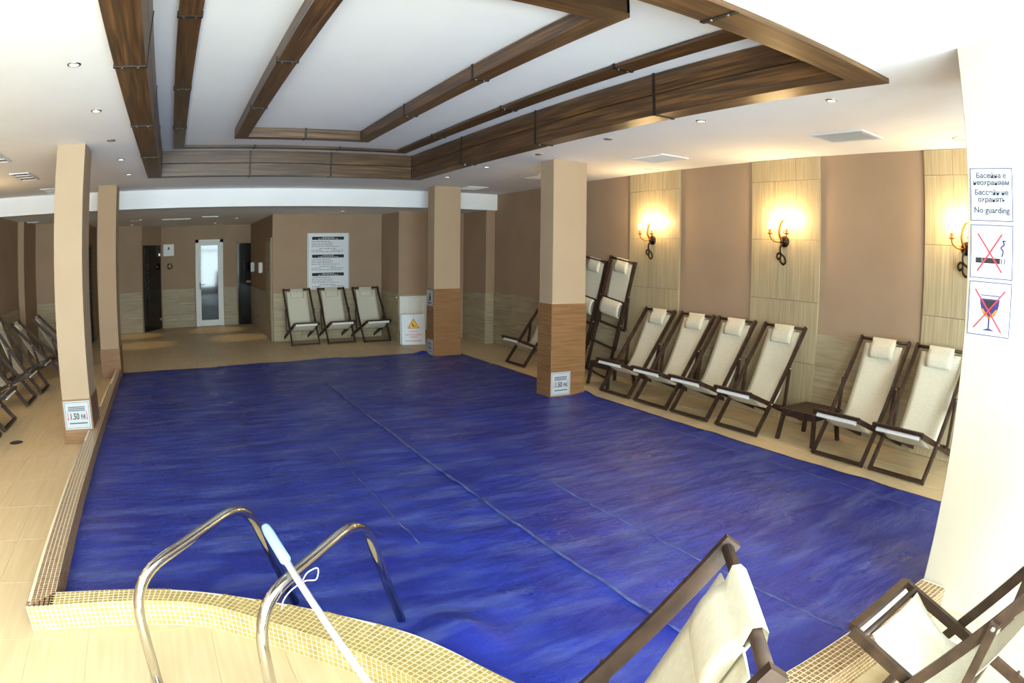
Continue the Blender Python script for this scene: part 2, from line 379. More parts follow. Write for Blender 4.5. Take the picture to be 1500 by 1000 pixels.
# front wall with its window openings (behind the camera)
mb = MB()
xs = [XLW-.2]+[q for w in WX for q in w]+[XR+.2]
for i in range(0, len(xs), 2): mb.box(xs[i], xs[i+1], YF-.2, YF, -.05, H+.1)
for a,b in WX: mb.box(a, b, YF-.2, YF, -.05, WZ[0]).box(a, b, YF-.2, YF, WZ[1], H+.1)
struct(mb.build('wall_front', 'plaster'), 'tan window wall behind the camera')
for i,(a,b) in enumerate(WX):
    w = struct(empty('window_%d' % (i+1), ((a+b)/2, YF, WZ[0])), 'tall white framed window in the front wall')
    mb = MB(); hw = (b-a)/2; hh = WZ[1]-WZ[0]
    for x0,x1,z0,z1 in ((-hw,-hw+.06,0,hh),(hw-.06,hw,0,hh),(-hw,hw,0,.06),(-hw,hw,hh-.06,hh),(-.03,.03,0,hh),(-hw,hw,hh-.55,hh-.50)): mb.box(x0,x1,-.12,-.06,z0,z1)
    mb.build('window_frame', 'frame', w)
    for x0,x1 in ((-hw+.06,-.03),(.03,hw-.06)):
        MB().box(x0,x1,-.095,-.089,.06,hh-.55).build('pane', 'pane', w); MB().box(x0,x1,-.095,-.089,hh-.5,hh-.06).build('pane', 'pane', w)

# wall tiles -------------------------------------------------------
def tile_wall(parent, axis, plane, sign, a0, a1, z0, z1, n_a, n_z, m, t=.012, g=.003):
    """axis 'x': wall plane at x=plane, tiles run along y; 'y': plane at y=plane, tiles run along x. sign: outward direction"""
    wa, wz = (a1-a0)/n_a, (z1-z0)/n_z
    if axis == 'x': me = MB().box(-t/2, t/2, -wa/2+g/2, wa/2-g/2, -wz/2+g/2, wz/2-g/2, .0012).mesh('tile', m)
    else: me = MB().box(-wa/2+g/2, wa/2-g/2, -t/2, t/2, -wz/2+g/2, wz/2-g/2, .0012).mesh('tile', m)
    for i in range(n_a):
        for j in range(n_z):
            a = a0+(i+.5)*wa; z = z0+(j+.5)*wz; p = plane+sign*t/2
            link('wall_tile', me, parent, (p, a, z) if axis == 'x' else (a, p, z))
PAN = ((5.81,6.763),(3.751,4.662),(1.66,2.555))
edges = [0.0] + [q for w in reversed(PAN) for q in w] + [10.58]
for a,b in ((0.0,1.66),(2.555,3.751),(4.662,5.81),(6.763,10.6)):
    tile_wall(wr, 'x', XR, -1, a, b, .004, .94, max(1, round((b-a)/.6)), 3, 'wtile')
for a,b in PAN:
    for z0,z1 in ((.004,.63),(.63,1.245),(1.245,1.86),(1.86,2.47),(2.47,2.698)):
        tile_wall(wr, 'x', XR, -1, a, b, z0, z1, 3, 1, 'ptile', t=.024)
tile_wall(wp, 'y', 12.58, -1, 1.86, 4.05, .004, .92, 4, 3, 'wtile')
tile_wall(wq, 'y', 11.55, -1, 4.065, 5.37, .004, .90, 2, 3, 'wtile')
tile_wall(wq, 'x', 4.06, -1, 11.55, 12.56, .004, .92, 2, 3, 'wtile')
tile_wall(wt, 'y', 10.6, -1, 5.385, 5.54, .004, .92, 1, 3, 'wtile')
tile_wall(wt, 'x', 5.38, -1, 10.6, 11.53, .004, .92, 2, 3, 'wtile')
tile_wall(wd, 'y', 16.3, -1, -.38, .43, .004, .92, 2, 3, 'wtile')
tile_wall(wd, 'y', 16.3, -1, 1.17, 1.50, .004, .92, 1, 3, 'wtile')
tile_wall(wd, 'y', 15.5, -1, -1.93, -.86, .004, .92, 2, 3, 'wtile')
tile_wall(ws, 'x', 1.86, -1, 13.5, 16.28, .004, .92, 5, 3, 'wtile')
tile_wall(wb, 'y', 13.0, -1, -2.92, -1.96, .004, .92, 2, 3, 'wtile')
tile_wall(wl, 'x', XLW, 1, 5.0, 11.94, .004, .92, 12, 3, 'wtile')

# ------------------------------------------------------------------ doors at the rear
def add_door_glass():
    d = struct(empty('door_1', (.81, 16.3, 0)), 'white framed glass door in the rear wall')
    mb = MB()
    for x0,x1,z0,z1 in ((-.345,-.27,0,2.07),(.27,.345,0,2.07),(-.345,.345,2.0,2.07)): mb.box(x0,x1,-.06,0,z0,z1)
    mb.build('door_frame', 'frame', d)
    mb = MB()
    for x0,x1,z0,z1 in ((-.268,-.215,.01,1.995),(.215,.268,.01,1.995),(-.215,.215,1.93,1.995),(-.215,.215,.01,.15)): mb.box(x0,x1,-.075,-.03,z0,z1)
    leaf = mb.build('door_leaf', 'frame', d)
    MB().box(-.215,.215,-.055,-.049,.15,1.93).build('pane', 'mirrorpane', leaf)
    MB().box(-.25,-.225,-.083,-.075,.88,1.06).bar((-.238,-.1,1.0),(-.13,-.1,1.0),.016,.016,(0,0,1)).bar((-.238,-.075,1.0),(-.238,-.105,1.0),.014,.014).build('handle', 'strap', leaf)
add_door_glass()
def add_door_etched():
    # door in the angled wall, local x along the wall
    ang = math.atan2(.8, .45)
    d = struct(empty('door_2', (-.85+.22*math.cos(ang)*2.0, 15.5+.22*math.sin(ang)*2.0, 0), ang), 'dark glass door with etched pattern in the angled rear wall')
    MB().box(-.40,.40,-.03,-.012,.01,1.97).build('door_leaf', 'dglass', d)
    random.seed(3)
    mb = MB()
    for k in range(26):
        z = .75+k*.045
        for q in range(2):
            w = random.uniform(.02,.06); x = -.34+q*.09+random.uniform(-.01,.03); mb.box(x,x+w,-.0325,-.0303,z,z+random.uniform(.012,.03))
    mb.build('etched_pattern', 'etch', d)
    for z_ in (1.72,.2): MB().box(.33,.39,-.045,-.03,z_,z_+.06).build('hinge', 'chrome', d)
add_door_etched()
def add_door_dark():
    d = struct(empty('door_3', (1.69, 16.3, 0)), 'dark doorway with a thin oak frame beside the side wall')
    MB().box(-.17,.17,-.02,-.005,0,1.96).build('door_leaf', 'dglass', d)
    MB().box(-.19,-.165,-.035,0,0,1.99).box(-.19,.17,-.035,0,1.96,1.99).build('door_frame', 'wframe', d)
    MB().box(.04,.16,-.06,-.02,1.0,1.06,.008).build('handle', 'wframe', d)
add_door_dark()
d = struct(empty('door_4', (1.86, 13.0, 0)), 'plain door in the shaded side wall of the rear passage')
MB().box(-.03,0,-.37,.37,0,1.98).build('door_frame', 'rearpaint', d); MB().box(-.036,-.03,-.30,.30,.01,1.92).build('door_leaf', 'wtile', d)
d = struct(empty('door_5', (-1.95, 14.0, 0)), 'dark louvred door in the far left rear block')
MB().box(0,.03,-.45,-.40,0,2.0).box(0,.03,.40,.45,0,2.0).box(0,.03,-.4,.4,1.94,2.0).build('door_frame', 'louvre', d)
MB().box(0,.008,-.4,.4,0,1.94).build('door_leaf', 'dark', d)
sl = MB().bar((0,-.4,0),(0,.4,0),.03,.008,(.7,0,.7)).mesh('louvre_slat', 'louvre')
for k in range(38): link('louvre_slat', sl, d, (.018, 0, .04+k*.05))

# ------------------------------------------------------------------ columns
def cladding(parent, x0, x1, y0, y1, z1, rows):
    t = .01
    dz = (z1)/rows
    for k in range(rows):
        a, b = k*dz+.0015, (k+1)*dz-.0015
        for bx in ((x0-t,x1+t,y0-t,y0),(x0-t,x1+t,y1,y1+t),(x0-t,x0,y0,y1),(x1,x1+t,y0,y1)):
            MB().box(bx[0],bx[1],bx[2],bx[3],a,b,.001).build('cladding_tile', 'clad', parent)
def column(name, x0, x1, y0, y1, zc, label, z0=0, rows=3, m='column'):
    c = tag(empty(name, ((x0+x1)/2,(y0+y1)/2,0)), label, 'column', 'square columns around the pool')
    hx, hy = (x1-x0)/2, (y1-y0)/2
    MB().box(-hx,hx,-hy,hy,z0,H,.004).build('shaft', m, c)
    if zc: cladding(c, -hx, hx, -hy, hy, zc, rows)
    return c
column('column', XC0, XC1, 6.198, 6.474, 1.076, 'tan column with tall brown tiled base beside the folded deck chairs', -.02)
column('column', XC0, XC1, 9.631, 9.907, 1.076, 'tan column with tall brown tiled base next to the radiator', -.02)
column('column', -1.198, -.916, 6.137, 6.624, .414, 'tan column with low brown base beside the left pool kerb, nearer of two', 0, 1)
column('column', -1.198, -.916, 9.604, 10.05, .414, 'tan column with low brown base at the far left pool corner', 0, 1)
column('column', 3.014, 3.5, .52, 1.152, 0, 'large bright column carrying the three prohibition signs', 0, 3, 'column_lit')

# ------------------------------------------------------------------ ceiling beams
def strap(parent, axis, pos, lo, hi, inner, z0, z1, inner_sign):
    """dark iron band round the bottom and the inner face. lo/hi: extent across the bottom, inner: coordinate of the inner face"""
    t = .005; w = .026
    if axis == 'y': # beam runs along y, band at y=pos
        mb = MB().box(lo-t,hi+t,pos-w/2,pos+w/2,z0-t,z0).box(min(inner,inner+inner_sign*t),max(inner,inner+inner_sign*t),pos-w/2,pos+w/2,z0-t,z1)
        mb.box(lo-t,lo,pos-w/2,pos+w/2,z0,z0+.03) if inner_sign > 0 else mb.box(hi,hi+t,pos-w/2,pos+w/2,z0,z0+.03)
    else:
        mb = MB().box(pos-w/2,pos+w/2,lo-t,hi+t,z0-t,z0).box(pos-w/2,pos+w/2,min(inner,inner+inner_sign*t),max(inner,inner+inner_sign*t),z0-t,z1)
    mb.build('iron_strap', 'strap', parent)
    m2 = MB()
    for k in (.25,.75):
        c = lo+(hi-lo)*k
        p = (c,pos,z0-t) if axis == 'y' else (pos,c,z0-t)
        m2.lathe([(.007,0),(.007,-.004),(.003,-.006)], p, n=8)
    m2.build('stud', 'bolt', parent)
def frame(tagname, Lo,Li,Ri,Ro,Fo,Fi,Bi,Bo, z0, z1, boards_side, boards_bottom, straps_y, straps_xb, straps_xf, labels, outside=0.0):
    g = .005
    def bottom_board(name, par, k, nb, side):
        a, b = k/nb, (k+1)/nb; gg = g/2
        def lerp(p, q, t): return p+(q-p)*t
        if side == 'L': xo, xi = lerp(Lo,Li,a)+gg, lerp(Lo,Li,b)-gg; P = [(xo,lerp(Fo,Fi,a)+gg),(xi,lerp(Fo,Fi,b)-gg),(xi,lerp(Bo,Bi,b)+gg),(xo,lerp(Bo,Bi,a)-gg)]
        if side == 'R': xo, xi = lerp(Ro,Ri,a)-gg, lerp(Ro,Ri,b)+gg; P = [(xo,lerp(Fo,Fi,a)+gg),(xi,lerp(Fo,Fi,b)-gg),(xi,lerp(Bo,Bi,b)+gg),(xo,lerp(Bo,Bi,a)-gg)]
        if side == 'F': yo, yi = lerp(Fo,Fi,a)+gg, lerp(Fo,Fi,b)-gg; P = [(lerp(Lo,Li,a)+gg,yo),(lerp(Lo,Li,b)-gg,yi),(lerp(Ro,Ri,b)+gg,yi),(lerp(Ro,Ri,a)-gg,yo)]
        if side == 'B': yo, yi = lerp(Bo,Bi,a)-gg, lerp(Bo,Bi,b)+gg; P = [(lerp(Lo,Li,a)+gg,yo),(lerp(Lo,Li,b)-gg,yi),(lerp(Ro,Ri,b)+gg,yi),(lerp(Ro,Ri,a)-gg,yo)]
        MB().prism(P, z0, z0+min(.025,(z1-z0)*.9)).build('bottom_board', 'beamY' if side in 'LR' else 'beamX', par)
    for side in 'LRFB':
        par = tag(empty('ceiling_beam', (0,0,0)), labels[side], 'beam', tagname)
        for k in range(boards_bottom): bottom_board('b', par, k, boards_bottom, side)
        t = .022; e = .002
        hb = (z1-z0-.004)/boards_side
        for k in range(boards_side):
            a, b = z0+.001+k*hb+(g/2 if k else 0), z0+(k+1)*hb-g/2
            bx = {'L': (Li-t,Li,Fi+e,Bi-e), 'R': (Ri,Ri+t,Fi+e,Bi-e), 'F': (Li+e,Ri-e,Fi-t,Fi), 'B': (Li+e,Ri-e,Bi,Bi+t)}[side]
            MB().box(bx[0],bx[1],bx[2],bx[3],a,b,.0015).build('side_board', 'beamY' if side in 'LR' else 'beamX', par)
        # outer cheek
        if side == 'L': bx = (Lo,Lo+t,Fo,Bo)
        if side == 'R': bx = (Ro-t,Ro,Fo,Bo)
        if side == 'F': bx = (Lo,Ro,Fo,Fo+t)
        if side == 'B': bx = (Lo,Ro,Bo-t,Bo)
        MB().box(bx[0]+e,bx[1]-e,bx[2]+e,bx[3]-e,z0+.026,z1-.002).build('outer_board', 'beamY' if side in 'LR' else 'beamX', par) if z1-z0 > .04 else None
        if side in 'LR':
            for y in straps_y: strap(par, 'y', y, *((Lo,Li,Li,z0,z1,1) if side == 'L' else (Ri,Ro,Ri,z0,z1,-1)))
        else:
            for x in (straps_xb if side == 'B' else straps_xf): strap(par, 'x', x, *((Bi,Bo,Bi,z0,z1,-1) if side == 'B' else (Fo,Fi,Fi,z0,z1,1)))
SY = (3.61, 5.29, 6.94)
frame('outer ceiling frame beams', bLo,bLi,bRi,bRo,bFo,bFi,bBi,bBo, H-.03, ZT, 2, 1, SY, (.949,2.044), (.95,2.026),
      {'L':'wide stained pine beam along the left edge of the ceiling recess','R':'wide stained pine beam along the right edge of the ceiling recess','F':'wide pale lit pine beam across the near end of the ceiling recess','B':'wide stained pine beam across the far end of the ceiling recess'})
frame('middle ceiling frame boards', -.08,.06,2.815,2.98,2.12,2.26,8.13,8.26, ZT-.032, ZT, 1, 1, SY, (.949,2.044), (.95,2.026),
      {'L':'flat dark board on the left of the middle ceiling frame','R':'flat dark board on the right of the middle ceiling frame','F':'flat dark board at the near end of the middle ceiling frame','B':'flat dark board at the far end of the middle ceiling frame'})
frame('inner ceiling frame beams', .598,.74,1.995,2.122,2.57,2.72,7.0,7.125, ZT-.111, ZT, 1, 1, (4.186,5.60), (1.372,), (1.372,),
      {'L':'slim dark beam on the left of the innermost ceiling frame','R':'slim dark beam on the right of the innermost ceiling frame','F':'slim pale lit beam at the near end of the innermost ceiling frame','B':'slim short beam at the far end of the innermost ceiling frame'})

# ------------------------------------------------------------------ kerbs of mosaic
KH = .126; P = .025
def arc_table(pts):
    s = [0]
    for a, b in zip(pts, pts[1:]): s.append(s[-1]+math.hypot(b[0]-a[0], b[1]-a[1]))
    return s
def at_arc(pts, S, s):
    for i in range(len(S)-1):
        if S[i+1] >= s or i == len(S)-2:
            t = (s-S[i])/max(S[i+1]-S[i],1e-9); a, b = pts[i], pts[i+1]
            d = Vector((b[0]-a[0], b[1]-a[1])).normalized(); return Vector((a[0]+(b[0]-a[0])*t, a[1]+(b[1]-a[1])*t)), d
def kerb_body(parent, out, inn, name='kerb_body'):
    n = len(out); mb = MB()
    e = .0025
    mb.add([(x,y,0) for x,y in out]+[(x,y,KH-e) for x,y in out]+[(x,y,KH-e) for x,y in inn]+[(x,y,-.3) for x,y in inn],
           [(i,i+1,n+i+1,n+i) for i in range(n-1)]+[(n+i,n+i+1,2*n+i+1,2*n+i) for i in range(n-1)]+[(2*n+i,2*n+i+1,3*n+i+1,3*n+i) for i in range(n-1)]
           +[(0,n,2*n,3*n),(n-1,2*n-1,3*n-1,4*n-1)][0:2])
    mb.build(name, 'mgrout', parent)
TS = P-.0048
mosaic_top = MB().add([(-TS/2,-TS/2,-.003),(TS/2,-TS/2,-.003),(TS/2,TS/2,-.003),(-TS/2,TS/2,-.003),(-TS/2+.001,-TS/2+.001,0),(TS/2-.001,-TS/2+.001,0),(TS/2-.001,TS/2-.001,0),(-TS/2+.001,TS/2-.001,0)],
    [(4,5,6,7),(0,1,5,4),(1,2,6,5),(2,3,7,6),(3,0,4,7)]).mesh('mosaic_tile', 'mosY')
LOCAL = [(-TS/2,-TS/2,-.003),(TS/2,-TS/2,-.003),(TS/2,TS/2,-.003),(-TS/2,TS/2,-.003),(-TS/2+.001,-TS/2+.001,0),(TS/2-.001,-TS/2+.001,0),(TS/2-.001,TS/2-.001,0),(-TS/2+.001,TS/2-.001,0)]
LF = [(4,5,6,7),(0,1,5,4),(1,2,6,5),(2,3,7,6),(3,0,4,7)]
def add_tile(mb, mtx): mb.add([mtx @ Vector(q) for q in LOCAL], LF)
def tiles_along(out, inn, s0, s1):
    """matrices of top tiles and of outer side tiles"""
    S = arc_table(out); res = []
    n = int((s1-s0)/P)
    for i in range(n):
        s = s0+(i+.5)*P; p, d = at_arc(out, S, s); nrm = Vector((-d.y, d.x))
        # width at this spot: distance to the inner line along the normal
        w = min(((Vector(q)-p).length for q in inn))
        k = 0
        while (k+1)*P <= w+.008:
            c = p+nrm*((k+.5)*P)
            res.append(Matrix(((d.x,nrm.x,0,c.x),(d.y,nrm.y,0,c.y),(0,0,1,KH),(0,0,0,1)))); k += 1
        for k in range(5):
            c = p; z = KH-.0005-(k+.5)*P
            res.append(Matrix(((d.x,0,-(-d.y)*-1*-1,c.x),(d.y,0,-d.x,c.y),(0,1,0,z),(0,0,0,1))))
    return res
# outward normal of the side = -nrm = (d.y, -d.x)
def fix_side(m):
    return m
kf = tag(empty('pool_kerb', (0,2.2,0)), 'raised curved kerb of yellow mosaic at the near end of the pool', 'kerb', 'mosaic pool kerbs')
kf.location = (0,0,0)
split = next(i for i,q in enumerate(OUTC) if q[0] > 1.45)
outF, innF = OUTC[:split+1], INNC[:split+1]
kerb_body(kf, outF, innF)
S = arc_table(outF); res = []
n = int(S[-1]/P)
for i in range(n):
    s = (i+.5)*P; p, d = at_arc(outF, S, s); nrm = Vector((-d.y, d.x))
    w = min(((Vector(q)-p).length for q in innF)); k = 0
    top_from = 0
    while (k+1)*P <= w+.008:
        c = p+nrm*((k+.5)*P)
        if not (c.x < -.80): res.append(Matrix(((d.x,nrm.x,0,c.x),(d.y,nrm.y,0,c.y),(0,0,1,KH),(0,0,0,1))))
        k += 1
    for k in range(5):
        z = KH-.0005-(k+.5)*P; o_ = Vector((d.y,-d.x)); c = p+o_*.0028
        res.append(Matrix(((d.x,0,o_.x,c.x),(d.y,0,o_.y,c.y),(0,1,0,z),(0,0,0,1))))
def vis_rank(m):
    t = m.translation; return (0 if in_view(t.x,t.y,t.z) else 1, (t-Vector((0,0,CAM_H))).length)
res.sort(key=vis_rank); st = MB()
for k, m in enumerate(res):
    if k < 300: o = link('mosaic_tile', mosaic_top, kf); o.matrix_local = m
    else: add_tile(st, m)
o = st.build('further_mosaic_tiles', 'mosY', kf); o['kind'] = 'stuff'
# left kerb (straight, drifting inner line), brown
kl = tag(empty('pool_kerb', (0,0,0)), 'long straight kerb of brown mosaic along the left side of the pool', 'kerb', 'mosaic pool kerbs')
YE = 10.05
lo_ = [(-.93,2.80),(-.955,4.5),(-.965,6.13),(-.915,6.137),(-.915,6.63),(-.97,6.64),(-.985,9.6),(-.915,9.604),(-.915,YE)]
li_ = [(left_inner(y),y) for y in (2.80,4.5,6.13,6.137,6.63,6.64,9.6,9.604,YE)]
kerb_body(kl, lo_[::-1], li_[::-1])
st = MB(); y = 2.80+P/2
while y < YE:
    xi = left_inner(y); xo = -.93-.03*min(1,(y-2.8)/3)
    if 6.12 < y < 6.64 or y > 9.59: xo = -.912
    x = xi-P/2
    while x-P/2 > xo-.008:
        add_tile(st, Matrix.Translation((x,y,KH))); x -= P
    for k in range(5):
        z = KH-.0005-(k+.5)*P
        add_tile(st, Matrix(((0,0,1,xi+.0028),(1,0,0,y),(0,1,0,z),(0,0,0,1))))
        if not (6.12 < y < 6.64 or y > 9.59): add_tile(st, Matrix(((0,0,-1,xo-.0028 if y>3 else xo-.0028),(-1,0,0,y),(0,1,0,z),(0,0,0,1))))
    y += P
o = st.build('mosaic_tiles', 'mosB', kl); o['kind'] = 'stuff'
# right kerb near the bright column
kr = tag(empty('pool_kerb', (0,0,0)), 'short kerb of brown mosaic between the front deck chairs and the bright column', 'kerb', 'mosaic pool kerbs')
outR, innR = OUTC[split:], INNC[split:]
kerb_body(kr, outR, innR); st = MB(); S = arc_table(outR)
for i in range(int(S[-1]/P)):
    s = (i+.5)*P; p, d = at_arc(outR, S, s); nrm = Vector((-d.y, d.x)); w = min(((Vector(q)-p).length for q in innR)); k = 0
    while (k+1)*P <= w+.008:
        c = p+nrm*((k+.5)*P); add_tile(st, Matrix(((d.x,nrm.x,0,c.x),(d.y,nrm.y,0,c.y),(0,0,1,KH),(0,0,0,1)))); k += 1
    for k in range(5):
        z = KH-.0005-(k+.5)*P; o_ = Vector((d.y,-d.x)); c = p+o_*.0028
        add_tile(st, Matrix(((d.x,0,o_.x,c.x),(d.y,0,o_.y,c.y),(0,1,0,z),(0,0,0,1))))
o = st.build('mosaic_tiles', 'mosB', kr); o['kind'] = 'stuff'

# ------------------------------------------------------------------ pool cover
def cover():
    step = .035
    x0, x1, y0, y1 = -.98, XPR+.012, 1.0, YPB+.13
    nx, ny = int(round((x1-x0)/step)), int(round((y1-y0)/step))
    sx, sy = (x1-x0)/nx, (y1-y0)/ny
    def h(x, y):
        p = Vector((x*.55, y*1.3, 0))
        z = .014 + .004*noise.noise(p*1.1) + .004*noise.noise(Vector((x*1.3+.4*y, y*4.2-.8*x, 3)))
        near = max(0, min(1, (6.5-y)/4.5))
        # broad folds lying across the sheet
        z += near*.010*max(0, noise.noise(Vector((x*.8+5, y*3.4+x*.9, 9))))*1.6
        for X0, a, w in ((1.84,.011,.016),(1.215,.005,.02),(2.44,.006,.022),(.6,.003,.02),(3.05,.003,.02),(3.66,.003,.02),(4.22,.004,.015)):
            wob = .012*noise.noise(Vector((y*1.7, X0*7, 0)))
            amp = a*(.55+.7*abs(noise.noise(Vector((y*1.1, X0*3, 5)))))
            if X0 == 1.84: amp = a*(1 if y < 8 else max(.2, (9-y)))
            z += amp*math.exp(-((x-X0-wob)/w)**2)
        # water-filled ripples beside the middle seam
        for cx_, cy_, a, b in ((1.25,4.0,.13,.75),(2.42,3.1,.12,.7),(.95,5.0,.18,.6),(2.15,3.9,.2,.2),(1.55,3.9,.16,.5)):
            r = math.hypot((x-cx_)/a, (y-cy_)/b)+.18*noise.noise(Vector((x*9, y*7, cx_)))
            z += .004*math.exp(-((r-1)/.16)**2)
        # edge lies up on the deck at the back
        if y > YPB-.03: z += .004+.016*max(0, noise.noise(Vector((x*1.5, 0, 2)))+.4)*min(1,(y-YPB+.03)/.1)
        if x > XPR-.02: z += .001
        # bunched up beside the ladder rail
        r = math.hypot((x-.99)/.16, (y-2.22)/.20)
        z += .06*math.exp(-r*r)*(1+.3*math.sin(18*x+9*y))
        # lifted collar round the column
        r = math.hypot((x-4.47)/.16, (y-6.2)/.1); z += .03*math.exp(-r*r)
        r = math.hypot((x-3.93)/.12, (y-9.93)/.08); z += .045*math.exp(-r*r)
        return max(z, .008)
    poly = clean(INNC+[(3.0,1.152),(XPR+.1,1.152),(XPR+.1,YPB+.4),(left_inner(YPB)-.0,YPB+.4)])
    idx = {}; V = []; Fc = []
    def vid(i, j):
        if (i, j) not in idx:
            x, y = x0+i*sx, y0+j*sy; idx[(i,j)] = len(V); V.append((x, y, h(x, y)))
        return idx[(i,j)]
    big = []
    for j in range(ny):
        yc = y0+(j+.5)*sy
        for i in range(nx):
            xc = x0+(i+.5)*sx
            if not inside((xc, yc), poly):
                # keep a margin under the kerb
                ok = any(inside((xc+a, yc+b), poly) for a, b in ((.05,0),(0,.05),(.04,.04),(-.03,.05)))
                if not ok: continue
            if any(XC0+.03 < xc < XC1-.03 and ya+.03 < yc < yb-.03 for ya, yb in ((6.198,6.474),(9.631,9.907))): continue
            if yc > YPB-.0 and (xc < .55 or xc > XC0-.04): continue
            if xc < left_inner(yc)-.05: continue
            if yc < 1.5 and xc > 2.98 and yc < 1.15: continue
            lim = YPB+.02+.09*max(0,min(1,(xc-.55)/.8))*(1-.75*max(0,min(1,(xc-1.6)/2)))
            if yc > lim: continue
            Fc.append((vid(i,j), vid(i+1,j), vid(i+1,j+1), vid(i,j+1)))
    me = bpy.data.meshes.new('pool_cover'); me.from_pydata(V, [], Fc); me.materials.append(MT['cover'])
    for p in me.polygons: p.use_smooth = True
    o = link('pool_cover', me)
    tag(o, 'blue bubble pool cover lying over the whole pool with seams and wrinkles', 'pool cover')
    so = o.modifiers.new('thickness', 'SOLIDIFY'); so.thickness = .004; so.offset = -1
    for X0, ya, yb, wid, ht in ((1.84,1.28,8.05,.008,.012),(1.215,3.2,5.7,.006,.004),(2.44,1.25,3.75,.007,.005),(4.22,1.3,6.1,.004,.0015)):
        V = []; Fq = []; y = ya; k = 0
        while y < yb:
            wob = .012*noise.noise(Vector((y*1.7, X0*7, 0)))+.004*noise.noise(Vector((y*9, X0, 3)))
            xx = X0+wob; zb = h(xx, y); w_ = wid*(.6+.8*abs(noise.noise(Vector((y*3, X0, 1)))))
            V += [(xx-w_, y, h(xx-w_, y)-.001), (xx-w_*.3, y, zb+ht*.8), (xx+w_*.3, y, zb+ht), (xx+w_, y, h(xx+w_, y)-.001)]
            if k: b_ = 4*k; Fq += [(b_-4+q, b_-3+q, b_+1+q, b_+q) for q in range(3)]
            y += .03; k += 1
        me = bpy.data.meshes.new('welded_seam'); me.from_pydata(V, [], Fq); me.materials.append(MT['seam'])
        for p in me.polygons: p.use_smooth = True
        link('welded_seam', me, o)
cover()

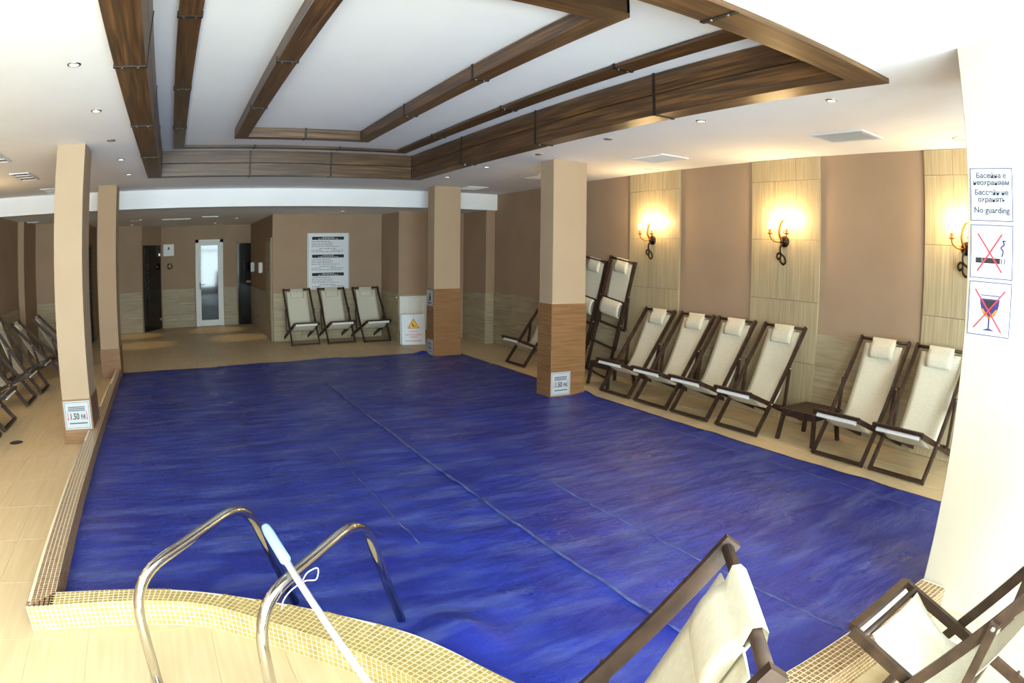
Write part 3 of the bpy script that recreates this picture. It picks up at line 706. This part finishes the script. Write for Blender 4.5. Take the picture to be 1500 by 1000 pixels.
# ------------------------------------------------------------------ deck chairs
def bez(p0, p1, p2, p3, n):
    out = []
    for i in range(n+1):
        t = i/n; s = 1-t; out.append(tuple(s*s*s*a+3*s*s*t*b+3*s*t*t*c+t*t*t*d for a,b,c,d in zip(p0,p1,p2,p3)))
    return out
def chair_proto(angle=54.8, folded=False):
    """local: x across, y backwards from the front feet, z up"""
    root = empty('deck_chair')
    W = .26; RW, RH = .022, .042
    if not folded:
        a = math.radians(angle); d = (math.cos(a), math.sin(a))
        A = (0, .012); B = (1.2*d[0], 1.2*d[1])
        X = (.355*d[0], .355*d[1])
        D = (X[0]+math.sqrt(.75**2-(X[1]-.015)**2), .02)
        sd = ((D[0]-X[0])/.75, (D[1]-X[1])/.75); C = (X[0]-.31*sd[0], X[1]-.31*sd[1])
        E = (.755*d[0], .755*d[1])
        t = 0
        while t < .70 and math.hypot(X[0]+t*sd[0]-E[0], X[1]+t*sd[1]-E[1]) > .46 or t < .2: t += .005
        if t > .66: t = .66
        Fp = (X[0]+t*sd[0], X[1]+t*sd[1]+.02)
        sl = bez((B[0]-.005, B[1]-.012), (B[0]*.60, B[1]*.42), (B[0]*.53, .0), (C[0]+.072, C[1]-.002), 26)
    else:
        A = (.0, .40); B = (.045, 1.57); X = (.012, .74); D = (-.005, .012); C = (.02, 1.02); E = (.028, 1.13); Fp = (.085, .68)
        pts = catmull([(0,B[0],B[1]-.01),(0,.05,1.25),(0,.055,1.0),(0,.05,.86),(0,.02,.815),(0,-.02,.85),(0,-.03,.95),(0,.0,1.03)], 5)
        sl = [(p.y, p.z) for p in pts]
    def P3(x, q): return (x, q[0], q[1])
    for sx in (-1, 1):
        MB().bar(P3(sx*W, A), P3(sx*W, (B[0]+(B[0]-A[0])*.018, B[1]+(B[1]-A[1])*.018)), RW, RH).build('side_rail', 'dwood', root)
        mb = MB().bar(P3(sx*(W-.026), C), P3(sx*(W-.026), D), RW, RH)
        if not folded:
            sdv = ((D[0]-C[0]), (D[1]-C[1])); l = math.hypot(*sdv); sdv = (sdv[0]/l, sdv[1]/l); nv = (-sdv[1], sdv[0])
            if nv[1] < 0: nv = (-nv[0], -nv[1])
            for k in range(4):
                q = (X[0]+(.34+.055*k)*sdv[0]+nv[0]*.026, X[1]+(.34+.055*k)*sdv[1]+nv[1]*.026)
                if (q[0]-Fp[0])**2+(q[1]-Fp[1])**2 < .02**2: continue
                mb.bar((sx*(W-.026)-.011, q[0], q[1]), (sx*(W-.026)+.011, q[0], q[1]), .014, .014, (0, sdv[0], sdv[1]))
        mb.build('seat_rail', 'dwood', root)
        MB().bar(P3(sx*(W+.021), (E[0]+(E[0]-Fp[0])*.05, E[1]+(E[1]-Fp[1])*.05)), P3(sx*(W+.021), Fp), .018, .034).build('prop_strut', 'dwood', root)
        for q in (X, E):
            MB().lathe([(.009,0),(.009,sx*.006),(.005,sx*.009)], (sx*(W+.011 if q is X else W+.030), q[0], q[1]), 'x', 10).build('bolt', 'bolt', root)
    MB().tube([P3(-W-.01, B), P3(W+.01, B)], .0145, 12).build('top_bar', 'dwood', root, True)
    MB().bar(P3(-W, (A[0]+.012, A[1]+.012)), P3(W, (A[0]+.012, A[1]+.012)), .026, .034, (0,0,1)).build('foot_bar', 'dwood', root)
    MB().bar(P3(-W+.026, (C[0], C[1]+.012)), P3(W-.026, (C[0], C[1]+.012)), .026, .036, (0,0,1)).build('seat_front_bar', 'dwood', root)
    MB().bar(P3(-W+.026, (D[0]-.02, D[1]+.008)), P3(W-.026, (D[0]-.02, D[1]+.008)), .024, .034, (0,0,1)).build('seat_rear_bar', 'dwood', root)
    MB().bar(P3(-W-.02, Fp), P3(W+.02, Fp), .024, .024, (0,0,1)).build('prop_bar', 'dwood', root)
    # sling: sheet with thickness, narrow loop at the top bar
    n = len(sl); V = []; Fq = []
    def hwid(i): return .125 if i < 1 else .203
    prof = []
    for i, q in enumerate(sl):
        prof.append((q, hwid(i)))
        if i == 0:
            q1 = sl[1]; prof.append(((q[0]*.6+q1[0]*.4, q[1]*.6+q1[1]*.4), .125)); prof.append(((q[0]*.58+q1[0]*.42, q[1]*.58+q1[1]*.42), .203))
    NX = 8
    for q, w in prof:
        for k in range(NX+1):
            u = -1+2*k/NX; V.append((u*w, q[0]+(.0 if folded else .006*(1-u*u)), q[1]-(0 if folded else .004*(1-u*u))))
    for i in range(len(prof)-1):
        for k in range(NX): a_ = i*(NX+1)+k; Fq.append((a_, a_+1, a_+NX+2, a_+NX+1))
    me = bpy.data.meshes.new('sling'); me.from_pydata(V, [], Fq); me.materials.append(MT['canvas'])
    for p in me.polygons: p.use_smooth = True
    so = link('sling', me, root); sm = so.modifiers.new('thickness', 'SOLIDIFY'); sm.thickness = .004; sm.offset = 0
    # hem wrapped round the seat front bar (white underside strip)
    if folded: MB().box(-.203, .203, C[0]-.024, C[0]+.018, C[1]-.014, C[1]+.0, .004).build('sling_hem', 'hem', root)
    else:
        MB().bar((-.203, C[0]+.012, C[1]-.022), (.203, C[0]+.012, C[1]-.022), .040, .022, (0,.55,.83)).build('sling_hem', 'hem', root)
        MB().tube([(-W+.026, C[0]+.050, C[1]-.010), (W-.026, C[0]+.050, C[1]-.010)], .014, 10).build('sling_bar', 'dwood', root, True)
    # pillow: padded flap hanging over the top bar
    nrm_back = (0, 0)
    rows = 8; V = []; Fq = []; PW = .128
    path = [(B[0]+.022, B[1]-.03), (B[0]+.022, B[1]+.008), (B[0]+.008, B[1]+.021), (B[0]-.010, B[1]+.018)]
    q0, q1 = sl[0], sl[min(5, n-1)]
    l = math.hypot(q1[0]-q0[0], q1[1]-q0[1]); dv = ((q1[0]-q0[0])/l, (q1[1]-q0[1])/l); nv = (dv[1], -dv[0])
    if nv[0] > 0: nv = (-nv[0], -nv[1])
    for k in range(rows+1):
        t = k/rows; s_ = .015+.145*t; puff = .012+.024*math.sin(math.pi*min(1, t*1.02))**.6
        path.append((q0[0]+dv[0]*s_+nv[0]*puff, q0[1]+dv[1]*s_+nv[1]*puff))
    for k in range(rows, -1, -1):
        t = k/rows; s_ = .015+.145*t; path.append((q0[0]+dv[0]*s_+nv[0]*.006, q0[1]+dv[1]*s_+nv[1]*.006))
    m = len(path); NX = 6
    for q in path:
        for k in range(NX+1):
            u = -1+2*k/NX; V.append((u*PW, q[0], q[1]))
    for i in range(m-1):
        for k in range(NX): a_ = i*(NX+1)+k; Fq.append((a_, a_+1, a_+NX+2, a_+NX+1))
    for e in (0, NX):   # close the sides of the pad
        ring = [i*(NX+1)+e for i in range(4, m)]; Fq.append(tuple(ring if e == 0 else ring[::-1]))
    me = bpy.data.meshes.new('pillow'); me.from_pydata(V, [], Fq); me.validate(); me.materials.append(MT['canvas'])
    for p in me.polygons: p.use_smooth = len(p.vertices) == 4
    link('pillow', me, root)
    return root
protos = {}
def chair(kind, loc, yaw, label, group, rx=0):
    if kind not in protos:
        r = chair_proto(kind) if kind != 'folded' else chair_proto(folded=True); protos[kind] = r
    else: r = copy_tree(protos[kind])
    r.location = loc; r.rotation_euler = (rx, 0, math.radians(yaw))
    tag(r, label, 'deck chair', group); return r
UP = 54.8
gR = 'deck chairs along the right wall'
for y, lab in ((6.02,'cream canvas deck chair nearest the folded chairs in the row of four'),
               (5.37,'cream canvas deck chair second from the folded chairs in the row of four'),
               (4.755,'cream canvas deck chair third from the folded chairs in the row of four'),
               (4.087,'cream canvas deck chair in the row of four beside the middle side table'),
               (2.885,'cream canvas deck chair just right of the middle side table'),
               (2.275,'cream canvas deck chair partly hidden by the bright column'),
               (8.39,'cream canvas deck chair half hidden behind the brown based column')):
    chair(UP, (4.745, y, 0), -90, lab, gR)
gB = 'deck chairs against the rear wall'
for x, y, lab in ((2.345,11.80,'leftmost deck chair of the three under the notice board'),
               (3.03,11.80,'middle deck chair of the three under the notice board'),
               (3.70,11.72,'rightmost deck chair of the three under the notice board')):
    chair(UP, (x, y, 0), 3, lab, gB)
gL = 'deck chairs along the left wall'
for k, x, y, lab in ((47, -2.02, 6.30, 'nearest deck chair on the left, only its foot in the picture'),
               (47, -2.02, 7.01, 'second nearest deck chair of the left row, its foot bar fully visible'),
               (50, -2.02, 8.22, 'third nearest deck chair of the left row with low canvas seat'),
               (UP, -1.98, 8.95, 'deck chair of the left row whose raised back touches the picture edge'),
               (43, -1.77, 10.06, 'reclined deck chair of the left row beside the near column'),
               (43, -1.62, 10.94, 'farthest reclined deck chair of the left row')):
    chair(k, (x, y, 0), 90, lab, gL)
gF = 'deck chairs folded up against the right wall'
chair('folded', (5.28, 7.09, .037), -90, 'folded upright deck chair leaning on the wall, fully seen', gF, 0).rotation_euler = (math.radians(-6.5), math.radians(8.5), math.radians(-90))
chair('folded', (5.28, 7.70, .037), -90, 'folded upright deck chair leaning on the wall, partly behind the column', gF, 0).rotation_euler = (math.radians(-6.5), math.radians(8.5), math.radians(-90))
gN = 'deck chairs in the foreground'
bk = Vector((.785, -.62)); foot = Vector((.908, .703))-bk*.69
chair(UP, (foot.x, foot.y, 0), math.degrees(math.atan2(-bk.x, bk.y)), 'sunlit foreground deck chair seen from the side at the bottom edge', gN)
chair(UP, (2.115, .872, 0), 184, 'foreground deck chair by the bright column, seat front towards the pool', gN)

# ------------------------------------------------------------------ side tables
def side_table(loc, label):
    t = tag(empty('side_table', loc), label, 'side table', 'low slatted side tables')
    hx, hy, h = .23, .22, .30
    sl = MB().box(-hx, hx, -.027, .027, -.009, .009, .002).mesh('slat', 'dwood')
    for k in range(7): link('slat', sl, t, (0, -hy+.031+k*(2*hy-.062)/6, h-.009))
    for sy in (-1, 1): MB().box(-hx+.03, hx-.03, sy*(hy-.05)-.01, sy*(hy-.05)+.01, h-.07, h-.019).build('apron', 'dwood', t)
    for sx in (-1, 1):
        MB().box(sx*(hx-.04)-.01, sx*(hx-.04)+.01, -hy+.05, hy-.05, h-.07, h-.019).build('apron', 'dwood', t)
        for sy in (-1, 1):
            MB().bar((sx*(hx-.045), sy*(hy-.045), h-.019), (sx*(hx-.012), sy*(hy-.012), 0), .034, .034).build('leg', 'dwood', t)
side_table((5.11, 3.46, 0), 'low dark slatted side table between the two right deck chair groups')
side_table((5.11, 6.54, 0), 'low dark slatted side table in front of the folded deck chairs')

# ------------------------------------------------------------------ ladder rails and pole
def rail(p, f, label):
    r = tag(empty('pool_handrail', (p[0], p[1], 0)), label, 'handrail', 'stainless pool entry handrails')
    P0 = Vector((0,0,0)); Fo = Vector((f[0]-p[0], f[1]-p[1], 0))
    pts = [(0,0,0), (0,0,.56), tuple(Fo*.715+Vector((0,0,.635))), tuple(Fo*.99+Vector((0,0,.02)))]
    MB().tube(fillet(pts, .17, 9), .0215, 16).build('tube', 'steel', r, True)
    MB().lathe([(.05,0),(.05,.006),(.03,.012),(.024,.02)], (0,0,0), n=18).build('floor_flange', 'steel', r, True)
    return r
rail((-.275,2.13), (.414,2.80), 'polished steel handrail on the left, beside the raised grip of the white pole')
rail((.14,1.855), (.835,2.47), 'polished steel handrail on the right, with the white pole leaning across it')
pt, pb = Vector((.2365,2.139,.71)), Vector((.293,1.954,.606))   # leans across the right handrail
dirp = (pb-pt).normalized(); pe = pt+dirp*((pt.z-.012)/-dirp.z)
po = tag(empty('cleaning_pole', (pe.x, pe.y, 0)), 'slim white cleaning pole with pale grip tied across the handrails', 'pole')
L_ = lambda v: tuple(v-Vector((pe.x, pe.y, 0)))
MB().tube([L_(pt+dirp*.10), L_(pe)], .0125, 12).build('shaft', 'plastic', po, True)
MB().tube([L_(pt), L_(pt+dirp*.005), L_(pt+dirp*.03), L_(pt+dirp*.16), L_(pt+dirp*.17)], [.013,.016,.019,.020,.014], 14).build('grip', 'paleblue', po, True)
q = pt+dirp*.25
loop = catmull([L_(q+Vector(w)) for w in ((.015,0,0),(.04,.03,.01),(.075,.03,.02),(.06,.0,-.005),(.02,-.01,0),(-.03,-.02,-.02),(-.06,-.01,-.06),(-.07,0,-.1))], 6)
MB().tube(loop, .0022, 6).build('cord', 'cord', po, True)

# ------------------------------------------------------------------ sconces
def sconce(y, label, left=False):
    s = tag(empty('wall_sconce', (XLW, y, 1.84), math.pi) if left else empty('wall_sconce', (XR-.024, y, 1.84)), label, 'wall lamp', 'wrought iron candle sconces')
    # local: -x out from the wall, y along it
    MB().lathe([(.058,0),(.06,-.01),(.05,-.024),(.03,-.034),(.012,-.040)], (0,0,0), 'x', 22).build('backplate', 'iron', s, True)
    MB().tube(catmull([(-.02,0,.0),(-.05,.02,-.06),(-.05,.015,-.12),(-.045,-.03,-.16),(-.045,-.045,-.21),(-.045,-.015,-.235),(-.045,.02,-.20),(-.045,.02,-.14),(-.045,.045,-.12),(-.045,.07,-.15),(-.045,.05,-.185),(-.045,.025,-.165)], 6), .0105, 8).build('scroll_tail', 'iron', s, True)
    MB().tube(catmull([(-.03,.01,.0),(-.06,.03,.07),(-.06,.025,.15),(-.06,.0,.20),(-.06,-.03,.215),(-.06,-.035,.195)], 6), [.013]*20+[.009]*11, 8).build('hook', 'gilt', s, True)
    MB().tube(catmull([(-.035,-.01,.03),(-.06,-.055,.045),(-.06,-.07,.085),(-.06,-.045,.105),(-.06,-.02,.09)], 6), .006, 8).build('curl', 'gilt', s, True)
    for sy in (-1, 1):
        arm = MB().tube(catmull([(-.03,sy*.02,0),(-.08,sy*.06,-.005),(-.115,sy*.10,.03),(-.12,sy*.11,.07)], 6), .0072, 8).build('arm', 'gilt', s, True)
        MB().lathe([(.008,.068),(.03,.075),(.031,.08),(.012,.082),(.0125,.125)], (-.12, sy*.11, 0), 'z', 14).build('candle_cup', 'gilt', arm, True)
        MB().lathe([(.010,.125),(.019,.145),(.021,.165),(.014,.19),(.003,.205)], (-.12, sy*.11, 0), 'z', 12).build('bulb', 'bulb', arm, True)
        ld = bpy.data.lights.new('sconce_light', 'POINT'); ld.energy = 8 if left else 12; ld.color = (1.0, .70, .35); ld.shadow_soft_size = .03
        lo = bpy.data.objects.new('sconce_light', ld); col.objects.link(lo); lo.location = (XLW+.12 if left else XR-.024-.12, y+sy*.11, 1.84+.235)
sconce(6.30, 'lit wrought iron candle sconce farthest from the bright column')
sconce(4.20, 'lit wrought iron candle sconce on the middle stone panel')
sconce(2.12, 'lit wrought iron candle sconce cut off by the bright column')

sconce(4.2, 'lit wrought iron candle sconce on the left wall, nearest of its three', True)
sconce(6.3, 'lit wrought iron candle sconce on the left wall, middle of its three', True)
sconce(8.4, 'lit wrought iron candle sconce on the left wall beside the rear soffit', True)

# ------------------------------------------------------------------ ceiling fittings
def downlight(x, y, z, lit, label, group='small recessed ceiling downlights'):
    d = tag(empty('downlight', (x, y, z)), label, 'downlight', group)
    MB().lathe([(.028,-.001),(.03,-.006),(.040,-.006),(.044,-.0005),(.044,.0)], (0,0,0), 'z', 20).build('ring', 'chrome', d, True)
    MB().lathe([(.001,-.007),(.028,-.0068),(.028,-.002)], (0,0,0), 'z', 16).build('lens', 'lens' if lit else 'lensdim', d)
ords = ('nearest','second','third','fourth','fifth','sixth')
for k, y in enumerate((2.361,3.595,4.79,6.0,7.221,8.421)):
    downlight(3.66, y, H, k in (0,1,4,5), ords[k]+' downlight in the row right of the timber ceiling frame')
for k, y in enumerate((3.621,4.813,6.048,7.216,8.471)):
    downlight(-.655, y, H, k != 2, ords[k]+' downlight in the row left of the timber ceiling frame')
def vent(x0, x1, y0, y1, z, n, label, along='y'):
    v = tag(empty('ceiling_vent', ((x0+x1)/2,(y0+y1)/2,z)), label, 'air vent', 'white ceiling air vents')
    hx, hy = (x1-x0)/2, (y1-y0)/2; t = .03
    MB().box(-hx,hx,-hy,-hy+t,-.012,0).box(-hx,hx,hy-t,hy,-.012,0).box(-hx,-hx+t,-hy+t,hy-t,-.012,0).box(hx-t,hx,-hy+t,hy-t,-.012,0).build('frame', 'plastic', v)
    MB().box(-hx+t,hx-t,-hy+t,hy-t,-.003,-.001).build('backing', 'grey', v)
    if n <= 4:
        for k in range(1, n): yy = -hy+t+(2*hy-2*t)*k/n; MB().box(-hx+t,hx-t,yy-.035,yy+.035,-.012,-.003).build('bar', 'plastic', v)
    else:
        sl = MB().bar((-hx+t,0,0),(hx-t,0,0),.016,.002,(0,.8,.6)).mesh('slat', 'plastic')
        for k in range(n): link('slat', sl, v, (0, -hy+t+(2*hy-2*t)*(k+.5)/n, -.009))
vent(4.56,4.93,2.66,3.20,H,22,'white slatted ceiling vent nearest the bright column')
vent(4.56,4.95,5.06,5.62,H,22,'white slatted ceiling vent above the row of four deck chairs')
vent(4.52,4.85,7.42,7.95,H,22,'white slatted ceiling vent partly behind the brown based column')
vent(4.45,4.80,9.40,9.85,H,20,'white slatted ceiling vent closest to the rear soffit on the right')
vent(-2.14,-1.88,7.82,8.48,H,3,'white ceiling vent with three dark slots on the left')
vent(-2.12,-1.89,9.62,10.2,H,3,'white slotted ceiling vent behind the near left column')
vent(-2.14,-1.86,6.35,6.90,H,3,'white slotted ceiling vent at the left picture edge')
vent(-.32,.28,13.35,13.65,ZS,4,'white vent in the lowered rear ceiling near the dark glass door')
vent(.50,.82,12.85,13.0,ZS,2,'small white vent in the lowered rear ceiling near the notice wall')
vent(-2.95,-2.7,12.22,12.35,ZS,2,'small white vent in the lowered rear ceiling at the far left')
for k, (x, y, lab) in enumerate(((5.30,6.06,'flat round ceiling disc above the farthest sconce'),(5.14,1.98,'flat round ceiling disc by the bright column'),(-.9,13.6,'flat round disc in the lowered rear ceiling'))):
    o = MB().lathe([(.10,0),(.10,-.006),(.085,-.010),(.001,-.011)], (0,0,0), 'z', 24).build('ceiling_disc', 'plastic', None, True, (x, y, H if k < 2 else ZS)); tag(o, lab, 'ceiling disc')
# lit rear downlights that leave warm pools on the rear floor
for k, (x, y, lab) in enumerate(((-1.05,14.9,'lit downlight in the rear ceiling near the angled glass door'),(-.75,13.2,'lit downlight in the rear ceiling left of the passage'),(.9,15.3,'lit downlight in the rear ceiling in front of the white door'),(1.25,13.6,'lit downlight in the rear ceiling beside the notice wall'),(3.0,11.6,'lit downlight in the rear ceiling over the three chairs'))):
    downlight(x, y, ZS, True, lab, 'downlights of the rear ceiling')
    ld = bpy.data.lights.new('downlight_spot', 'SPOT'); ld.energy = 45 if k < 4 else 16; ld.color = (1, .74, .36); ld.spot_size = math.radians(38); ld.spot_blend = .8; ld.shadow_soft_size = .03
    lo = bpy.data.objects.new('downlight_spot', ld); col.objects.link(lo); lo.location = (x, y, ZS-.02)

# ------------------------------------------------------------------ signs
def basis(origin, right, upv):
    r = Vector(right).normalized(); u = Vector(upv).normalized(); n = r.cross(u)
    m = Matrix((r, u, n)).transposed().to_4x4(); m.translation = origin; return m
def sign_root(name, m, label, cat='sign', group=None):
    e = empty(name); e.matrix_world = m; return tag(e, label, cat, group)
def rect(mb, x0, x1, y0, y1, z=.0045, t=.0006): return mb.box(x0, x1, y0, y1, z-t, z)
def border(par, w, h, m, t=.0035, inset=.006):
    mb = MB(); a, b = w/2-inset, h/2-inset
    rect(mb,-a,a,b-t,b); rect(mb,-a,a,-b,-b+t); rect(mb,-a,-a+t,-b,b); rect(mb,a-t,a,-b,b); mb.build('border', m, par)
def diag(mb, p, q, w, z=.005): mb.bar((p[0],p[1],z),(q[0],q[1],z),w,.0008,(-(q[1]-p[1]),q[0]-p[0],0)); return mb
def T(x, y, z=.0045): return Matrix.Translation((x, y, z))
SW, SH = .232, .247
def col_sign(zc, label):
    e = sign_root('prohibition_sign', basis((3.014, 1.020, zc), (0,-1,0), (0,0,1)), label, 'sign', 'signs on the bright column')
    MB().box(-SW/2,SW/2,-SH/2,SH/2,0,.004,.001).build('plate', 'plate', e); border(e, SW, SH, 'navy', .0034, .003); return e
e = col_sign(1.989, 'white text sign reading No guarding, top of the three column signs')
for k, (s, y) in enumerate((('Басейна е',.085),('неохраняем',.053),('Бассейн не',.008),('охранять',-.024),('No guarding',-.072))):
    text_mesh('lettering', s, .033 if k < 4 else .038, 'slate', e, T(0, y, .0055))
e = col_sign(1.731, 'white no smoking sign with crossed cigarette, middle of the column signs')
for a_, b_ in ((-.085,-.055),(-.045,.045)): rect(MB(),a_,b_,-.052,-.028).build('cigarette', 'black', e)
for a_, b_ in ((-.055,-.045),(.05,.056),(.066,.072)): rect(MB(),a_,b_,-.052,-.028).build('filter', 'grey', e)
MB().tube(catmull([(.055,-.02,.005),(.062,.005,.005),(.05,.02,.005),(.068,.035,.005),(.06,.05,.005),(.075,.05,.005)],5), .003, 6).build('smoke', 'navy', e)
diag(diag(MB(), (-.075,.08),(.055,-.09), .007), (.055,.08),(-.075,-.09), .007, .0056).build('red_cross', 'red', e)
e = col_sign(1.475, 'white no glassware sign with crossed wine glass, lowest of the column signs')
mb = MB(); pts = [(-.052,.045)]+[(-.052*math.cos(a)*1.0, .045-.085*math.sin(a)) for a in (.3,.6,.9,1.2,1.57)]+[(.052*math.cos(a), .045-.085*math.sin(a)) for a in (1.2,.9,.6,.3)]+[(.052,.045)]
mb.prism(pts, .004, .0048); mb.build('glass_bowl', 'navy', e)
MB().prism([(-.035,.038),(.035,.038),(.0,-.025)], .0048, .0053).build('wine', 'black', e)
mb = MB(); mb.prism([(-.05,.0),(-.035,.0),(.005,-.045),(-.005,-.045)], .0053, .0057); mb.prism([(.05,.0),(.035,.0),(-.005,-.045),(.005,-.045)], .0053, .0057); mb.build('wine_light', 'orange', e)
mb = MB(); rect(mb,-.004,.004,-.092,-.04); rect(MB(),-.05,.05,.058,.062).build('glass_rim', 'navy', e); mb.prism([(-.035,-.097),(.035,-.097),(.008,-.088),(-.008,-.088)], .004, .0048); mb.build('stem', 'navy', e)
diag(diag(MB(), (-.08,.085),(.07,-.10), .006, .0062), (.08,.085),(-.08,-.09), .006, .0066).build('red_cross', 'red', e)

def depth_sign(m, w, h, label, full=True):
    e = sign_root('depth_sign', m, label, 'sign', 'pool depth signs')
    MB().box(-w/2,w/2,-h/2,h/2,0,.004,.001).build('plate', 'plate', e); border(e, w, h, 'black', .003, .012)
    mb = MB()
    for k in range(3): rect(mb, -w*.33, w*.31, h*(.27-.06*k), h*(.305-.06*k))
    mb.build('printed_lines', 'grey', e)
    text_mesh('lettering', '1.50 м', h*.30, 'black', e, T(0, -h*.05, .0055), squeeze=.74, bold=.02)
    mb = MB(); rect(mb, -w*.32, w*.36, -h*.30, -h*.265); mb.build('water_line', 'black', e)
    for x in (-w*.36, w*.36): rect(MB(), x-.003, x+.003, -h*.12, h*.13).prism([(x-.009,-h*.10),(x+.009,-h*.10),(x,-h*.19)], .004, .0046).build('arrow', 'red', e)
    return e
depth_sign(basis((-1.057, 6.137-.0105, .268), (1,0,0), (0,0,1)), .268, .262, 'white depth sign reading 1.50 on the left column base')
depth_sign(basis((4.102, 6.198-.0105, .168), (1,0,0), (0,0,1)), .262, .268, 'white depth sign reading 1.50 on the right column base')
depth_sign(basis((3.977-.0105, 9.782, .145), (0,-1,0), (0,0,1)), .25, .245, 'small white depth sign at the foot of the far right column')
e = sign_root('pictogram_sign', basis((3.977-.0105, 9.782, .93), (0,-1,0), (0,0,1)), 'white pictogram sign at the top of the far right column base', 'sign')
MB().box(-.125,.125,-.128,.128,0,.004,.001).build('plate', 'plate', e); border(e, .25, .256, 'black', .003, .01)
MB().lathe([(.022,.004),(.022,.0048)], (.02,.055,0), 'z', 14).prism([(-.01,.03),(.05,.03),(.055,-.05),(.02,-.05),(0,-.02)], .004, .0048).prism([(-.08,-.09),(.09,-.09),(.09,-.075),(-.08,-.075)], .004, .0048).prism([(-.06,-.06),(-.03,-.06),(.0,.0),(-.015,.005)], .004, .0048).build('pictogram', 'black', e)

# notice board
e = sign_root('notice_board', basis((2.962, 12.567, 1.51), (1,0,0), (0,0,1)), 'large white notice board with three black headings above the rear chairs', 'notice board')
MB().box(-.42,.42,-.54,.54,0,.012,.003).build('panel', 'plastic', e)
random.seed(11)
for k, yh in enumerate((.44, .095, -.255)):
    mb = MB(); rect(mb, -.325, .315, yh-.03, yh+.03, .0126); mb.build('heading_bar', 'black', e)
    mb = MB()
    for j, (a, b) in enumerate(((-.12,.12),(-.2,.2))):
        x = a
        while x < b: w = random.uniform(.02,.05); rect(mb, x, min(x+w,b), yh+.006-.024*j, yh+.016-.024*j, .0131); x += w+.012
    mb.build('heading_print', 'plastic', e)
    mb = MB()
    rows = [(-.335,.05),(-.335,.10),(-.335,.08),(-.335,.22),(-.18,.15),(-.335,.30),(-.335,.28)]
    for j, (a, b) in enumerate(rows):
        x = a; y = yh-.062-.0315*j-(.01 if j > 3 else 0)
        while x < b:
            w = random.uniform(.015,.07)
            if not (j == 5 and -.17 < x < .02): rect(mb, x, min(x+w,b), y-.0045, y+.0045, .0126)
            x += w+.012
    mb.build('printed_lines', 'grey', e)
for a_ in (-.405,.40): MB().box(a_,a_+.005,-.53,.53,.012,.0125).build('rim_line', 'grey', e)

# wet floor sign (folding A board)
w_ = .43; hb = .545
e = tag(empty('wet_floor_sign', (4.195, 11.115, 0), math.radians(-12)), 'white folding board warning of a slippery surface beside the radiator', 'floor sign')
lean = math.radians(6)
mF = Matrix.Rotation(-lean, 4, 'X')
def tilted(mb, mtx): mb.v = [tuple(mtx @ Vector(q)) for q in mb.v]; return mb
front = tilted(MB().box(-w_/2,w_/2,-.004,.004,0,hb,.002), mF).build('front_panel', 'plastic', e)
back = tilted(MB().box(-w_/2,w_/2,-.004,.004,0,hb,.002), Matrix.Translation((-.02,.13,0)) @ Matrix.Rotation(lean,4,'X')).build('back_panel', 'plastic', e)
Mf = mF @ Matrix.Translation((0,-.0046,0)) @ Matrix.Rotation(math.pi/2,4,'X')
def pl(mb): return tilted(mb, Mf)
pl(MB().prism([(-.115,.29),(.115,.29),(0,.475)], 0, .0008)).build('triangle_border', 'orange', e)
pl(MB().prism([(-.09,.303),(.09,.303),(0,.45)], .0008, .0014)).build('triangle', 'yellow', e)
pl(MB().prism([(-.03,.37),(-.012,.385),(.0,.345),(.03,.33),(.03,.322),(-.012,.33)], .0014, .002)).build('falling_figure', 'black', e)
for s, y, z in (('СТЪПАЛО',.235,.032),('CAUTION SLIPPERY',.175,.036),('SURFACE',.135,.036),('RUTSCHGEFAHR',.065,.040)):
    text_mesh('lettering', s, z, 'red', e, Mf @ Matrix.Translation((0,y,.0006)))
pl(MB().lathe([(.008,0),(.008,.001)], (0,.52,0), 'z', 10)).build('eyelet', 'black', e)

# radiator
r = tag(empty('radiator', (4.33, 11.484, .22)), 'white ribbed panel radiator on the projecting rear wall', 'radiator')
MB().box(-.27,.27,-.0,.045,0,.63,.006).build('panel', 'rad', r)
rb = MB().box(-.012,.012,-.022,0,.02,.61,.004).mesh('rib', 'rad')
for k in range(13): link('rib', rb, r, (-.245+k*.0408, 0, 0))
MB().box(-.27,.27,-.024,.05,.615,.635,.003).build('top_grille', 'rad', r)
MB().tube([(-.27,.02,.60),(-.33,.02,.60)], .012, 10).lathe([(.02,0),(.022,.03),(.018,.045)], (-.325,.02,.585), 'z', 12).build('valve', 'chrome', r, True)

# small wall fittings of the rear zone
e = sign_root('door_sign', basis((-.21, 16.288, 1.85), (1,0,0), (0,0,1)), 'small pale square sign beside the dark glass door', 'sign')
MB().box(-.135,.135,-.14,.14,0,.008,.002).build('plate', 'frame', e)
MB().box(-.06,.06,-.02,.11,.008,.009).build('pictogram_field', 'plastic', e); MB().box(-.11,.11,-.10,-.06,.008,.009).build('printed_lines', 'plastic', e)
MB().prism([(-.03,.0),(.03,.02),(.02,.07),(-.01,.08)], .009,.0096).build('pictogram', 'grey', e)
o = MB().lathe([(.085,0),(.085,-.02),(.06,-.05),(.03,-.065),(.001,-.07)], (0,0,0), 'y', 22).build('wall_light', 'chrome', None, True, (-.178, 16.288, 1.465)); tag(o, 'small round chrome fitting on the rear wall under the pale sign', 'wall fitting')
for y, lab in ((15.55,'slim pale wall dispenser nearest the dark doorway'),(14.07,'slim pale wall dispenser nearer the notice wall')):
    o = tag(empty('wall_dispenser', (1.86, y, 1.39)), lab, 'dispenser', 'slim wall dispensers')
    MB().box(-.09,0,-.05,.05,-.11,.11,.012).build('body', 'frame', o); MB().box(-.095,-.02,-.03,.03,-.13,-.11,.004).build('nozzle', 'grey', o)
# dark mark on the left floor
o = MB().lathe([(.001,.002),(.05,.003),(.07,.0015),(.075,0)], (0,0,0), 'z', 16).build('floor_drain', 'dark', None, False, (-1.786, 6.31, .0005)); tag(o, 'small dark round drain cover in the left floor', 'drain')
